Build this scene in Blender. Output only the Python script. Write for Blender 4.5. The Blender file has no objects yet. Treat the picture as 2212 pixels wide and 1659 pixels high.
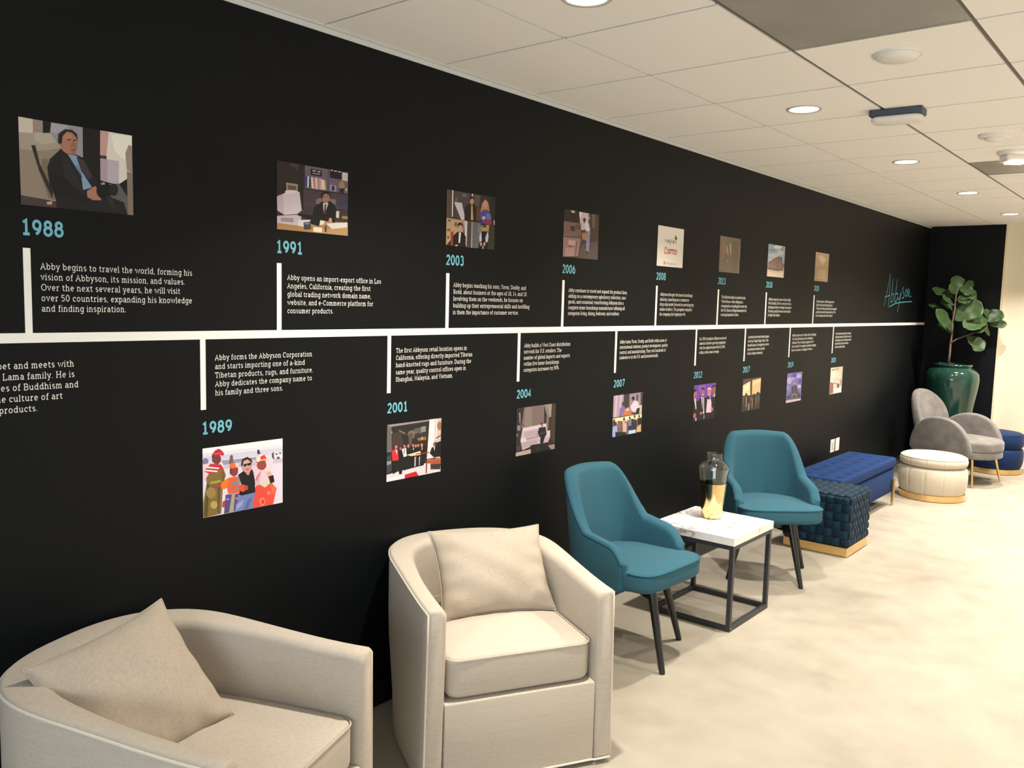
import bpy, bmesh, math, random
import numpy as np
from mathutils import Vector, Matrix
from math import sin, cos, pi, radians, sqrt, atan2, exp

random.seed(7)
scene = bpy.context.scene
COL = scene.collection

# ------------------------------------------------------------------ camera
cam_data = bpy.data.cameras.new('camera')
cam_data.sensor_width = 36.0
cam_data.lens = 29.591
cam_data.clip_start = 0.05
cam = bpy.data.objects.new('camera', cam_data)
COL.objects.link(cam)
R_ = Vector((0.7694, 0.6382, 0.0260)); U_ = Vector((-0.0827, 0.0592, 0.9948)); W_ = Vector((-0.6334, 0.7676, -0.0984))
cm = Matrix(((R_.x, U_.x, -W_.x, 2.5363), (R_.y, U_.y, -W_.y, 0.0), (R_.z, U_.z, -W_.z, 1.6826), (0, 0, 0, 1)))
cam.matrix_world = cm
scene.camera = cam

# ------------------------------------------------------------------ world, exposure
world = bpy.data.worlds.new('world'); scene.world = world
world.use_nodes = True
world.node_tree.nodes['Background'].inputs[0].default_value = (0.75, 0.86, 1.0, 1)
world.node_tree.nodes['Background'].inputs[1].default_value = 0.15
scene.view_settings.view_transform = 'Standard'
scene.view_settings.look = 'None'
scene.view_settings.gamma = 1.0
scene.view_settings.use_curve_mapping = False
scene.view_settings.exposure = 0.08

LAMP_W = 30.0
LAMP_COL = (1.0, 0.905, 0.78)
WINDOW_FILL_W = 120.0
H = 2.642          # ceiling height
YF = 10.48         # far wall
XR = 6.0           # right wall
YB = -2.3          # back wall
LAMPS = [(0.935, 2.262), (0.935, 4.107), (0.935, 5.878), (0.945, 7.626), (0.955, 9.412)]
LAMPS_OUT = [(2.77, 4.107), (2.77, 5.878), (2.77, 7.626), (1.65, 9.55), (1.55, 8.2)]
LAMPS_FILL = [(4.5, .43), (4.5, 2.262), (4.5, 4.107), (4.5, 5.878), (4.5, 7.626)]  # unseen lamps added so bounce off the floor brightens the ceiling

# ------------------------------------------------------------------ helpers
def lin(c):
    c = c/255.0
    return c/12.92 if c <= 0.04045 else ((c+0.055)/1.055)**2.4
def rgb(r, g, b): return (lin(r), lin(g), lin(b), 1.0)

def tag(o, label=None, cat=None, group=None, kind=None):
    if label: o['label'] = label
    if cat: o['category'] = cat
    if group: o['group'] = group
    if kind: o['kind'] = kind
    return o

def thing(name, label, cat, loc=(0, 0, 0), rz=0.0, group=None):
    o = bpy.data.objects.new(name, None); COL.objects.link(o)
    o.empty_display_size = 0.1
    o.location = loc; o.rotation_euler = (0, 0, rz)
    return tag(o, label, cat, group)

def obj(name, vf, mat=None, parent=None, smooth=False, angle=None, matrix=None):
    """vf = (verts, faces) or a bmesh; links it as one mesh object."""
    me = bpy.data.meshes.new(name)
    if isinstance(vf, bmesh.types.BMesh):
        if matrix is not None: vf.transform(matrix)
        vf.normal_update(); vf.to_mesh(me); vf.free()
    else:
        v, f = vf
        if matrix is not None: v = [tuple(matrix @ Vector(p)) for p in v]
        me.from_pydata([tuple(p) for p in v], [], [tuple(q) for q in f])
        bm = bmesh.new(); bm.from_mesh(me)
        bmesh.ops.recalc_face_normals(bm, faces=bm.faces)
        bm.to_mesh(me); bm.free()
    if mat: me.materials.append(mat)
    if smooth:
        me.polygons.foreach_set('use_smooth', [True]*len(me.polygons))
        if angle is not None:
            me.set_sharp_from_angle(angle=radians(angle))
    me.update()
    o = bpy.data.objects.new(name, me); COL.objects.link(o)
    if parent: o.parent = parent
    return o

def join(*parts):
    V, F = [], []
    for v, f in parts:
        n = len(V); V += list(v); F += [tuple(i+n for i in q) for q in f]
    return V, F

def xf(vf, m):
    return [tuple(m @ Vector(p)) for p in vf[0]], vf[1]

def box(x0, x1, y0, y1, z0, z1):
    v = [(x0,y0,z0),(x1,y0,z0),(x1,y1,z0),(x0,y1,z0),(x0,y0,z1),(x1,y0,z1),(x1,y1,z1),(x0,y1,z1)]
    return v, [(0,3,2,1),(4,5,6,7),(0,1,5,4),(1,2,6,5),(2,3,7,6),(3,0,4,7)]

def bevbox(x0, x1, y0, y1, z0, z1, r=0.004, seg=2):
    bm = bmesh.new(); bmesh.ops.create_cube(bm, size=1)
    for p in bm.verts:
        p.co = Vector((x0+(p.co.x+.5)*(x1-x0), y0+(p.co.y+.5)*(y1-y0), z0+(p.co.z+.5)*(z1-z0)))
    bmesh.ops.bevel(bm, geom=bm.edges[:], offset=r, segments=seg, affect='EDGES', profile=0.5)
    v = [tuple(p.co) for p in bm.verts]; bm.verts.index_update()
    f = [tuple(q.index for q in fc.verts) for fc in bm.faces]; bm.free()
    return v, f

def lathe(prof, n=48, mod=None, capb=True, capt=True, cx=0, cy=0):
    V, F = [], []
    for k, (r, z) in enumerate(prof):
        for i in range(n):
            a = 2*pi*i/n
            rr = r*(mod(a, k, z) if mod else 1.0)
            V.append((cx+rr*cos(a), cy+rr*sin(a), z))
    m = len(prof)
    for k in range(m-1):
        for i in range(n):
            j = (i+1) % n
            F.append((k*n+i, k*n+j, (k+1)*n+j, (k+1)*n+i))
    if capb: F.append(tuple(range(n-1, -1, -1)))
    if capt: F.append(tuple((m-1)*n+i for i in range(n)))
    return V, F

def tube(pts, rad, n=8, closed=False, caps=True):
    pts = [Vector(p) for p in pts]; m = len(pts)
    rads = rad if isinstance(rad, (list, tuple)) else [rad]*m
    V, F = [], []; up = None
    for k in range(m):
        if closed: t = pts[(k+1) % m]-pts[k-1]
        else: t = pts[min(k+1, m-1)]-pts[max(k-1, 0)]
        t.normalize()
        if up is None:
            up = Vector((0, 0, 1)) if abs(t.z) < .9 else Vector((1, 0, 0))
        s = t.cross(up)
        if s.length < 1e-6: s = t.cross(Vector((0.3, 1, 0.2)))
        s.normalize(); up = s.cross(t).normalized()
        for i in range(n):
            a = 2*pi*i/n
            V.append(tuple(pts[k]+(s*cos(a)+up*sin(a))*rads[k]))
    for k in range(m if closed else m-1):
        q = (k+1) % m
        for i in range(n):
            j = (i+1) % n
            F.append((k*n+i, k*n+j, q*n+j, q*n+i))
    if not closed and caps:
        F.append(tuple(range(n-1, -1, -1))); F.append(tuple((m-1)*n+i for i in range(n)))
    return V, F

def slab(plan, z0, z1, r, seg=4, crown=0.0, rb=None, rings=5, lower_crown=0.0):
    """A cushion: closed plan polygon extruded from z0 to z1, edges rounded by r, top crowned."""
    rb = r if rb is None else rb
    P = [Vector((p[0], p[1])) for p in plan]; n = len(P)
    area = sum(P[i].x*P[(i+1) % n].y-P[(i+1) % n].x*P[i].y for i in range(n))
    if area < 0: P.reverse()
    N = []
    for i in range(n):
        e1 = (P[i]-P[i-1]).normalized(); e2 = (P[(i+1) % n]-P[i]).normalized()
        a = Vector((e1.y, -e1.x)); b = Vector((e2.y, -e2.x)); s = (a+b)
        s = s/max(s.length_squared/2, 0.35) if s.length > 1e-6 else a
        N.append(s)
    V, F, R = [], [], []
    def ring(ins, z):
        R.append(len(V))
        for p, q in zip(P, N): V.append((p.x-q.x*ins, p.y-q.y*ins, z))
    for k in range(seg+1):
        a = pi/2*k/seg; ring(rb*(1-sin(a)), z0+rb*(1-cos(a)))
    for k in range(seg+1):
        a = pi/2*k/seg; ring(r*(1-cos(a)), z1-r+r*sin(a))
    last = [Vector(V[i]) for i in range(R[-1], R[-1]+n)]
    c = sum(last, Vector())/n
    for k in range(1, rings):
        s = 1-k/rings
        R.append(len(V))
        for p in last:
            q = c+(p-c)*s; V.append((q.x, q.y, z1+crown*(1-s*s)))
    V.append((c.x, c.y, z1+crown)); top = len(V)-1
    for a, b in zip(R[:-1], R[1:]):
        for i in range(n):
            j = (i+1) % n; F.append((a+i, a+j, b+j, b+i))
    for i in range(n): F.append((R[-1]+i, R[-1]+(i+1) % n, top))
    F.append(tuple(R[0]+i for i in range(n-1, -1, -1)))
    return V, F

def rrect(x0, x1, y0, y1, r, seg=6):
    P = []
    for cx, cy, a0 in ((x1-r, y1-r, 0), (x0+r, y1-r, 90), (x0+r, y0+r, 180), (x1-r, y0+r, 270)):
        for k in range(seg+1):
            a = radians(a0+90*k/seg); P.append((cx+r*cos(a), cy+r*sin(a)))
    return P

def axis_samples(h, r, ne, nc):
    a = [-h+r*(1-cos(pi/2*k/ne)) for k in range(ne)]
    m = [-h+r+(2*h-2*r)*k/nc for k in range(nc+1)]
    return a+m+[-x for x in reversed(a)]

def roundbox(hx, hy, hz, r, ne=4, nc=12, fn=None):
    """Rounded box centred on the origin with a dense, displaceable surface: fn(p, normal, face, u, v) -> p."""
    AX = [axis_samples(h, r, ne, nc if isinstance(nc, int) else nc[i]) for i, h in enumerate((hx, hy, hz))]
    hs = (hx, hy, hz); V, F = [], []
    for ax in range(3):
        u, v = (ax+1) % 3, (ax+2) % 3
        for sgn in (-1, 1):
            base = len(V); A, B = AX[u], AX[v]
            for a in A:
                for b in B:
                    p = [0, 0, 0]; p[ax] = sgn*hs[ax]; p[u] = a; p[v] = b
                    inner = [max(-(hs[i]-r), min(hs[i]-r, p[i])) for i in range(3)]
                    d = Vector(p)-Vector(inner); d.normalize()
                    q = Vector(inner)+d*r
                    if fn: q = fn(q, d, (ax, sgn), a, b)
                    V.append(tuple(q))
            nb = len(B)
            for i in range(len(A)-1):
                for j in range(nb-1):
                    q = (base+i*nb+j, base+(i+1)*nb+j, base+(i+1)*nb+j+1, base+i*nb+j+1)
                    F.append(q if sgn > 0 else q[::-1])
    bm = bmesh.new(); vs = [bm.verts.new(p) for p in V]
    for q in F: bm.faces.new([vs[i] for i in q])
    bmesh.ops.remove_doubles(bm, verts=bm.verts[:], dist=1e-5)
    bm.verts.index_update()
    out = [tuple(p.co) for p in bm.verts], [tuple(w.index for w in f.verts) for f in bm.faces]
    bm.free(); return out

def smooth01(t):
    t = max(0.0, min(1.0, t)); return t*t*(3-2*t)

# ------------------------------------------------------------------ materials
class NT:
    def __init__(s, name):
        s.m = bpy.data.materials.new(name); s.m.use_nodes = True
        s.n = s.m.node_tree.nodes; s.l = s.m.node_tree.links
        s.b = s.n['Principled BSDF']
        s.tc = None
    def coord(s, kind='Object'):
        if s.tc is None: s.tc = s.n.new('ShaderNodeTexCoord')
        return s.tc.outputs[kind]
    def mapping(s, scale=(1, 1, 1), kind='Object', rot=(0, 0, 0)):
        mp = s.n.new('ShaderNodeMapping'); mp.inputs['Scale'].default_value = scale; mp.inputs['Rotation'].default_value = rot
        s.l.new(s.coord(kind), mp.inputs[0]); return mp.outputs[0]
    def noise(s, vec, scale, detail=4, rough=.5):
        t = s.n.new('ShaderNodeTexNoise'); t.inputs['Scale'].default_value = scale
        t.inputs['Detail'].default_value = detail; t.inputs['Roughness'].default_value = rough
        s.l.new(vec, t.inputs['Vector']); return t.outputs['Fac']
    def ramp(s, fac, stops):
        r = s.n.new('ShaderNodeValToRGB'); e = r.color_ramp.elements
        e[0].position, e[0].color = stops[0]; e[1].position, e[1].color = stops[-1]
        for p, c in stops[1:-1]:
            q = e.new(p); q.color = c
        s.l.new(fac, r.inputs[0]); return r.outputs[0]
    def math(s, op, a, b):
        m = s.n.new('ShaderNodeMath'); m.operation = op
        for i, q in enumerate((a, b)):
            if isinstance(q, (int, float)): m.inputs[i].default_value = q
            else: s.l.new(q, m.inputs[i])
        return m.outputs[0]
    def bump(s, fac, strength, dist=.002):
        b = s.n.new('ShaderNodeBump'); b.inputs['Strength'].default_value = strength; b.inputs['Distance'].default_value = dist
        s.l.new(fac, b.inputs['Height']); s.l.new(b.outputs[0], s.b.inputs['Normal'])
    def set(s, **k):
        for a, v in k.items():
            s.b.inputs[a.replace('_', ' ')].default_value = v
        return s

def plain(name, c, rough=.6, metal=0.0, var=0.06, spec=.5, scale=30, bump=0.0):
    t = NT(name)
    f = t.noise(t.mapping(), scale, 3)
    a = tuple(x*(1-var) for x in c[:3])+(1,); b = tuple(min(1, x*(1+var)) for x in c[:3])+(1,)
    t.l.new(t.ramp(f, [(.3, a), (.7, b)]), t.b.inputs['Base Color'])
    t.set(Roughness=rough, Metallic=metal); t.b.inputs['Specular IOR Level'].default_value = spec
    if bump: t.bump(f, bump)
    return t.m

def fabric(name, c, var=.10, sheen=.2, thread=420, rough=.9, blot=0.0, slub=0.0):
    t = NT(name)
    a = t.noise(t.mapping((thread*.22, thread*.22, thread)), 1.0, 3, .6)
    b = t.noise(t.mapping((thread, thread, thread*.25)), 1.0, 3, .6)
    s = t.math('MULTIPLY', t.math('ADD', a, b), .5)
    if slub:                      # slubby weft threads, seen on upright faces
        g = t.n.new('ShaderNodeNewGeometry'); sp = t.n.new('ShaderNodeSeparateXYZ'); t.l.new(g.outputs['Normal'], sp.inputs[0])
        up = t.math('SUBTRACT', 1.0, t.math('ABSOLUTE', sp.outputs[2], 0))
        sl = t.math('SUBTRACT', t.noise(t.mapping((7, 7, 260)), 1.0, 3, .6), .5)
        s = t.math('ADD', s, t.math('MULTIPLY', t.math('MULTIPLY', sl, up), slub))
    if blot:
        n = t.noise(t.mapping(), 9, 3)
        s = t.math('ADD', t.math('MULTIPLY', s, 1-blot), t.math('MULTIPLY', n, blot))
    lo = tuple(x*(1-var) for x in c[:3])+(1,); hi = tuple(min(1, x*(1+var)) for x in c[:3])+(1,)
    t.l.new(t.ramp(s, [(.32, lo), (.68, hi)]), t.b.inputs['Base Color'])
    t.set(Roughness=rough); t.b.inputs['Specular IOR Level'].default_value = .2
    t.b.inputs['Sheen Weight'].default_value = sheen; t.b.inputs['Sheen Roughness'].default_value = .4
    t.bump(s, .25, .001)
    return t.m

M = {}
M['wall_black'] = plain('black_wall_paint', (0.0034, 0.0046, 0.0058), .5, var=.05, scale=60, bump=.03, spec=.16)
M['wall_white'] = plain('cream_wall_paint', (.80, .73, .58), .7, var=.02)
M['wall_grey'] = plain('pale_wall_paint', (.72, .70, .66), .7, var=.02)
M['base'] = plain('black_baseboard_paint', (.010, .010, .011), .35, var=.05)
M['tile'] = plain('ceiling_tile', (.90, .885, .86), .9, var=.02, scale=260, spec=.2, bump=.06)
M['drywall'] = plain('drywall_ceiling', (.74, .71, .65), .9, var=.01, spec=.2)
M['grid'] = plain('ceiling_grid_grey', (.12, .10, .09), .6, var=.03)
M['angle'] = plain('wall_angle_white', (.62, .64, .63), .5, var=.02)
M['panel'] = plain('grey_ceiling_panel', (.34, .33, .30), .35, var=.10, scale=4)
M['white_plastic'] = plain('white_plastic', (.78, .76, .72), .4, var=.01)
M['trim_ring'] = plain('downlight_ring', (.55, .52, .48), .4, var=.01)
M['dark_plastic'] = plain('dark_blue_plastic', (.05, .07, .10), .5, var=.2, scale=90)
M['bar'] = plain('white_vinyl', (.90, .89, .86), .6, var=.01)
M['cap_ink'] = plain('caption_white_vinyl', (.78, .77, .73), .6, var=.01)
M['year_ink'] = plain('year_teal_vinyl', (.15, .46, .58), .6, var=.01)
M['logo_ink'] = plain('script_teal_vinyl', (.055, .30, .34), .6, var=.01)
M['linen'] = fabric('beige_linen', (.485, .432, .362), .12, .10, 420, slub=.38)
M['linen_pillow'] = fabric('beige_pillow_linen', (.415, .358, .290), .12, .10, 380)
M['linen_pipe'] = fabric('cream_piping', (.68, .61, .51), .05, .1)
M['teal'] = fabric('teal_wool', (.031, .110, .155), .12, .06, 620)
M['teal_pipe'] = fabric('teal_piping', (.019, .095, .145), .08, .06, 620)
M['black_wood'] = plain('black_lacquered_wood', (.008, .008, .009), .28, var=.05)
M['iron'] = plain('dark_grey_powder_coat', (.026, .028, .034), .45, var=.06)
M['screw'] = plain('bright_screw', (.7, .7, .7), .25, 1.0, var=.02)
M['gold'] = plain('brushed_gold', (.80, .56, .26), .28, 1.0, var=.05, scale=120)
M['gold_mirror'] = plain('polished_gold', (.86, .66, .34), .12, 1.0, var=.03)
M['navy'] = fabric('royal_blue_fabric', (.007, .030, .115), .12, .0, 560)
M['navy_button'] = fabric('royal_blue_button', (.009, .022, .095), .12, .08, 560)
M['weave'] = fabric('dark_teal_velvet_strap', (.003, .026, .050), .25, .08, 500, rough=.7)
M['weave_shaded'] = fabric('shaded_velvet_strap', (.0016, .012, .028), .25, .08, 500, rough=.7)  # same cloth as the other straps, darkened to imitate nap shade
M['cream_velvet'] = fabric('cream_velvet', (.56, .50, .40), .08, .2, 520, blot=.4)
M['grey_velvet'] = fabric('grey_velvet', (.165, .155, .15), .28, .25, 520, rough=.75, blot=.75)
M['navy_velvet'] = fabric('navy_velvet', (.004, .021, .085), .22, .10, 520, rough=.75, blot=.5)
M['bark'] = plain('fig_bark', (.16, .105, .075), .8, var=.25, scale=60, bump=.3)
M['soil'] = plain('potting_soil', (.03, .022, .016), .95, var=.3, scale=80, bump=.6)
M['gap'] = plain('shadow_gap_black', (.01, .01, .01), .8, var=.05)

# polished concrete floor
t = NT('polished_concrete')
v = t.mapping()
n1 = t.noise(v, 1.3, 6, .55); n2 = t.noise(v, 6.0, 5, .6); n3 = t.noise(v, 160.0, 2, .5)
mix = t.math('ADD', t.math('MULTIPLY', n1, .60), t.math('ADD', t.math('MULTIPLY', n2, .28), t.math('MULTIPLY', n3, .12)))
t.l.new(t.ramp(mix, [(.30, (.235, .208, .166, 1)), (.48, (.325, .294, .240, 1)), (.68, (.39, .36, .30, 1))]), t.b.inputs['Base Color'])
t.l.new(t.ramp(n2, [(.3, (.42,)*3+(1,)), (.7, (.58,)*3+(1,))]), t.b.inputs['Roughness'])
t.b.inputs['Specular IOR Level'].default_value = .35
t.bump(n3, .05, .001)
M['floor'] = t.m

# marble
t = NT('white_marble')
v = t.mapping((1, 1, 1))
wn = t.noise(v, 5.0, 8, .65)
d = t.n.new('ShaderNodeVectorMath'); d.operation = 'ADD'
sc = t.n.new('ShaderNodeVectorMath'); sc.operation = 'SCALE'; sc.inputs['Scale'].default_value = .35
cb = t.n.new('ShaderNodeCombineXYZ'); t.l.new(wn, cb.inputs[0]); t.l.new(t.noise(v, 7.0, 6, .6), cb.inputs[1])
t.l.new(cb.outputs[0], sc.inputs[0]); t.l.new(v, d.inputs[0]); t.l.new(sc.outputs[0], d.inputs[1])
vv = t.noise(d.outputs[0], 3.6, 4, .5)
ridge = t.math('ABSOLUTE', t.math('SUBTRACT', vv, .5), 0)
t.l.new(t.ramp(ridge, [(0.0, (.17, .14, .14, 1)), (.005, (.42, .38, .38, 1)), (.015, (.77, .75, .74, 1)), (.1, (.84, .83, .82, 1))]), t.b.inputs['Base Color'])
t.set(Roughness=.3)
M['marble'] = t.m

# thin clear glass: mirror-like at grazing angles, clear face-on
t = NT('clear_glass')
tr = t.n.new('ShaderNodeBsdfTransparent'); tr.inputs[0].default_value = (.93, .95, .94, 1)
gl = t.n.new('ShaderNodeBsdfGlossy'); gl.inputs['Roughness'].default_value = .03
fr = t.n.new('ShaderNodeLayerWeight'); fr.inputs['Blend'].default_value = .5
fq = t.math('ADD', t.math('MULTIPLY', t.math('POWER', fr.outputs['Facing'], 2.6), .75), .07)
mx = t.n.new('ShaderNodeMixShader')
t.l.new(fq, mx.inputs[0]); t.l.new(tr.outputs[0], mx.inputs[1]); t.l.new(gl.outputs[0], mx.inputs[2])
t.l.new(mx.outputs[0], t.n['Material Output'].inputs[0])
t.n.remove(t.b)
M['glass'] = t.m

# green glaze
t = NT('green_glaze')
f = t.noise(t.mapping((1, 1, .3)), 7, 5, .6)
t.l.new(t.ramp(f, [(.3, (.006, .030, .022, 1)), (.6, (.011, .052, .038, 1)), (.8, (.024, .070, .050, 1))]), t.b.inputs['Base Color'])
t.set(Roughness=.12); t.b.inputs['Coat Weight'].default_value = .5
M['glaze'] = t.m

# leaves
t = NT('fig_leaf')
f = t.noise(t.mapping(), 14, 4)
t.l.new(t.ramp(f, [(.3, (.015, .042, .011, 1)), (.7, (.042, .088, .022, 1))]), t.b.inputs['Base Color'])
t.set(Roughness=.52); t.bump(t.noise(t.mapping(), 60, 3), .2, .003)
M['leaf'] = t.m

# emitters
def emit(name, c, s):
    m = bpy.data.materials.new(name); m.use_nodes = True
    b = m.node_tree.nodes['Principled BSDF']
    b.inputs['Base Color'].default_value = (.8, .8, .8, 1)
    b.inputs['Emission Color'].default_value = c; b.inputs['Emission Strength'].default_value = s
    return m
M['lens'] = emit('downlight_lens', (1.0, .90, .74, 1), 12.0)
M['led'] = emit('emergency_led', (1.0, .88, .68, 1), 4.0)

# print: colour carried by the printed picture itself
t = NT('photo_print')
at = t.n.new('ShaderNodeVertexColor'); at.layer_name = 'ink'
t.l.new(at.outputs[0], t.b.inputs['Base Color']); t.set(Roughness=.5)
t.b.inputs['Specular IOR Level'].default_value = .3
M['print'] = t.m

# ------------------------------------------------------------------ the setting
def struct(name, vf, m, smooth=False):
    return tag(obj(name, vf, m, smooth=smooth), kind='structure')

struct('floor', box(0, XR, YB, YF+.09, -.1, 0), M['floor'])
struct('wall_left', box(-.12, 0, YB, YF, 0, H), M['wall_black'])
struct('wall_far', join(box(-.12, .750, YF, YF+.12, 0, H)), M['wall_black'])
struct('wall_far_white', join(box(.750, .754, YF, YF+.10, 0, H), box(.754, XR, YF+.09, YF+.2, 0, H)), M['wall_white'])
struct('wall_right', box(XR, XR+.12, YB, YF, 0, H), M['wall_grey'])
# back wall with an unseen window opening, added to bring in cool fill
WX0, WX1, WZ0, WZ1 = 1.4, 4.6, .9, 2.3
struct('wall_back', join(box(-.12, WX0, YB-.12, YB, 0, H), box(WX1, XR, YB-.12, YB, 0, H),
                         box(WX0, WX1, YB-.12, YB, 0, WZ0), box(WX0, WX1, YB-.12, YB, WZ1, H)), M['wall_white'])
struct('fill_window_1', join(box(WX0, WX1, YB-.09, YB-.03, WZ0, WZ0+.05), box(WX0, WX1, YB-.09, YB-.03, WZ1-.05, WZ1),
                        box(WX0, WX0+.05, YB-.09, YB-.03, WZ0+.05, WZ1-.05), box(WX1-.05, WX1, YB-.09, YB-.03, WZ0+.05, WZ1-.05),
                        box((WX0+WX1)/2-.025, (WX0+WX1)/2+.025, YB-.09, YB-.03, WZ0+.05, WZ1-.05)), M['white_plastic'])
struct('baseboard_left', bevbox(0, .012, YB, YF, 0, .10, .003), M['base'])
struct('baseboard_far', bevbox(.012, .750, YF-.012, YF, 0, .10, .003), M['base'])

# ceiling: mineral tiles in a grid, smooth drywall beyond
S = .6096
XL = [0.0, .629, 1.2405, 1.85, 2.46, 3.07, 3.68, 4.29, 4.9, 5.5, XR]
YL = [YB]+[1.9504+S*k for k in range(-6, 14)]+[YF]
DRY_Y = 1.9504+S*9-.17
PANELS = [(2, 1.9504, 1.9504+2*S), (2, 1.9504+S*7-.10, 1.9504+S*8-.10)]
def gapx(i): return .006 if i in (0, 1) else .009
tl = []
for i in range(len(XL)-1):
    xa = XL[i]+(gapx(i) if i else .022); xb = XL[i+1]-gapx(i+1)
    dry = XL[i] > 1.2
    ys = [y for y in YL if not dry or y < DRY_Y-.2]+([DRY_Y] if dry else [])
    for a, b in zip(ys[:-1], ys[1:]):
        if b-a < .03: continue
        skip = False
        for (pi_, y0, y1) in PANELS:
            if i == pi_ and b > y0+.02 and a < y1-.02:
                if a >= y0-.02 and b <= y1+.02: skip = True
                elif a < y0: tl.append(box(xa, xb, a+.004, y0-.004, H, H+.02)); skip = True
                else: tl.append(box(xa, xb, y1+.004, b-.004, H, H+.02)); skip = True
        if skip: continue
        tl.append(box(xa, xb, a+.006, b-.006, H, H+.02))
tl += [box(1.2405+.008, XR, DRY_Y+.004, YF+.09, H, H+.02), box(.754, 1.2405+.006, YF, YF+.09, H, H+.02)]
struct('ceiling', join(*tl), M['tile'])
struct('trim_1', box(-.1, XR, YB, YF, H+.006, H+.05), M['grid'])
struct('trim_2', join(box(0, .022, YB, YF, H-.003, H+.006), box(0, .003, YB, YF, H-.020, H-.003)), M['angle'])

# ------------------------------------------------------------------ ceiling fixtures
def downlight(x, y, label, group, power=1.0):
    t = thing('downlight', label, 'ceiling light', (x, y, H), 0, group)
    obj('trim_ring', lathe([(.066, -.0005), (.068, -.004), (.080, -.006), (.084, -.003), (.084, .0)], 48, capb=False, capt=False), M['trim_ring'], t, True)
    obj('lens', lathe([(.0665, -.0025), (.0665, -.001)], 48), M['lens'], t)
    ld = bpy.data.lights.new('lamp', 'AREA'); ld.shape = 'DISK'; ld.size = .08; ld.energy = LAMP_W*power; ld.color = LAMP_COL; ld.spread = radians(118)
    lo = bpy.data.objects.new('lamp', ld); COL.objects.link(lo); lo.parent = t; lo.location = (0, 0, -.008)
    return t
PLACES = ['cut off by the top edge, nearest the viewer', 'above the teal chairs, left of the slim white ceiling unit', 'above the blue bench, third from the viewer',
          'fourth from the viewer, beyond the lamp above the bench', 'farthest, just before the far wall']
for (x, y), w in zip(LAMPS, PLACES):
    downlight(x, y, 'lit round recessed downlight '+w, 'recessed downlights along the black wall')
for k, (x, y) in enumerate(LAMPS_OUT):
    downlight(x, y, 'unseen round downlight added as fill in the open part of the room', 'recessed downlights away from the wall')
for k, (x, y) in enumerate(LAMPS_FILL):
    downlight(x, y, 'unseen round downlight added as fill in the open part of the room', 'recessed downlights away from the wall', 1.5)

for (pi_, y0, y1), lb in zip(PANELS, ('large flat grey glossy panel set in the ceiling grid at the top edge', 'smaller flat grey panel set in the ceiling grid at the far right')):
    t = thing('ceiling_panel', lb, 'ceiling panel', (XL[2]+.31, (y0+y1)/2, H), 0, 'grey ceiling panels')
    w = (XL[3]-XL[2])/2-.008; l = (y1-y0)/2-.003
    obj('panel', bevbox(-w+.012, w-.012, -l+.012, l-.012, .001, .006, .001), M['panel'], t)
    obj('frame', join(box(-w, w, -l, -l+.012, -.001, .006), box(-w, w, l-.012, l, -.001, .006), box(-w, -w+.012, -l+.012, l-.012, -.001, .006), box(w-.012, w, -l+.012, l-.012, -.001, .006)), M['panel'], t)

t = thing('ceiling_speaker', 'larger plain white round ceiling dome beside the large grey panel', 'ceiling fixture', (1.545, 3.426, H))
obj('dome', lathe([(.082, -.0), (.080, -.008), (.070, -.018), (.05, -.024), (.02, -.027), (.001, -.0275)], 48, capb=False), M['white_plastic'], t, True)
obj('rim', lathe([(.088, 0), (.088, -.006), (.082, -.008), (.078, -.004)], 48, capb=False, capt=False), M['white_plastic'], t, True)
t = thing('smoke_detector', 'small white round ceiling disc with raised centre, near the lamp with feet', 'ceiling fixture', (1.55, 5.231, H))
obj('base', lathe([(.078, 0), (.076, -.012), (.070, -.016), (.001, -.017)], 40, capb=False), M['white_plastic'], t, True, 40)
obj('sensor', lathe([(.048, -.015), (.045, -.028), (.03, -.034), (.001, -.035)], 40, capb=False), M['white_plastic'], t, True, 40)
t['label'] = 'small white round ceiling disc with raised centre, right of the slim white unit'
t = thing('strobe_light', 'white ceiling fixture with round plate and lit box at the right edge', 'ceiling fixture', (1.56, 5.83, H), radians(35))
obj('plate', lathe([(.10, 0), (.098, -.014), (.085, -.022), (.001, -.023)], 40, capb=False), M['white_plastic'], t, True, 40)
hb = obj('housing', bevbox(-.072, .072, -.05, .05, -.062, -.02, .008, 3), M['white_plastic'], t)
obj('lens', bevbox(-.05, .05, -.056, .035, -.072, -.058, .003), M['led'], t)
t = thing('access_point', 'slim white curved ceiling unit hanging on a dark blue backplate', 'ceiling fixture', (1.293, 4.363, H), radians(4))
obj('backplate', bevbox(-.118, .118, -.06, .06, -.030, 0, .004), M['dark_plastic'], t)
cv = slab(rrect(-.116, .116, -.075, .055, .04), 0, .026, .012, crown=.010)
obj('cover', xf(cv, Matrix.Translation((0, 0, -.030)) @ Matrix.Rotation(pi, 4, 'X')), M['white_plastic'], t, True, 50)

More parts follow.
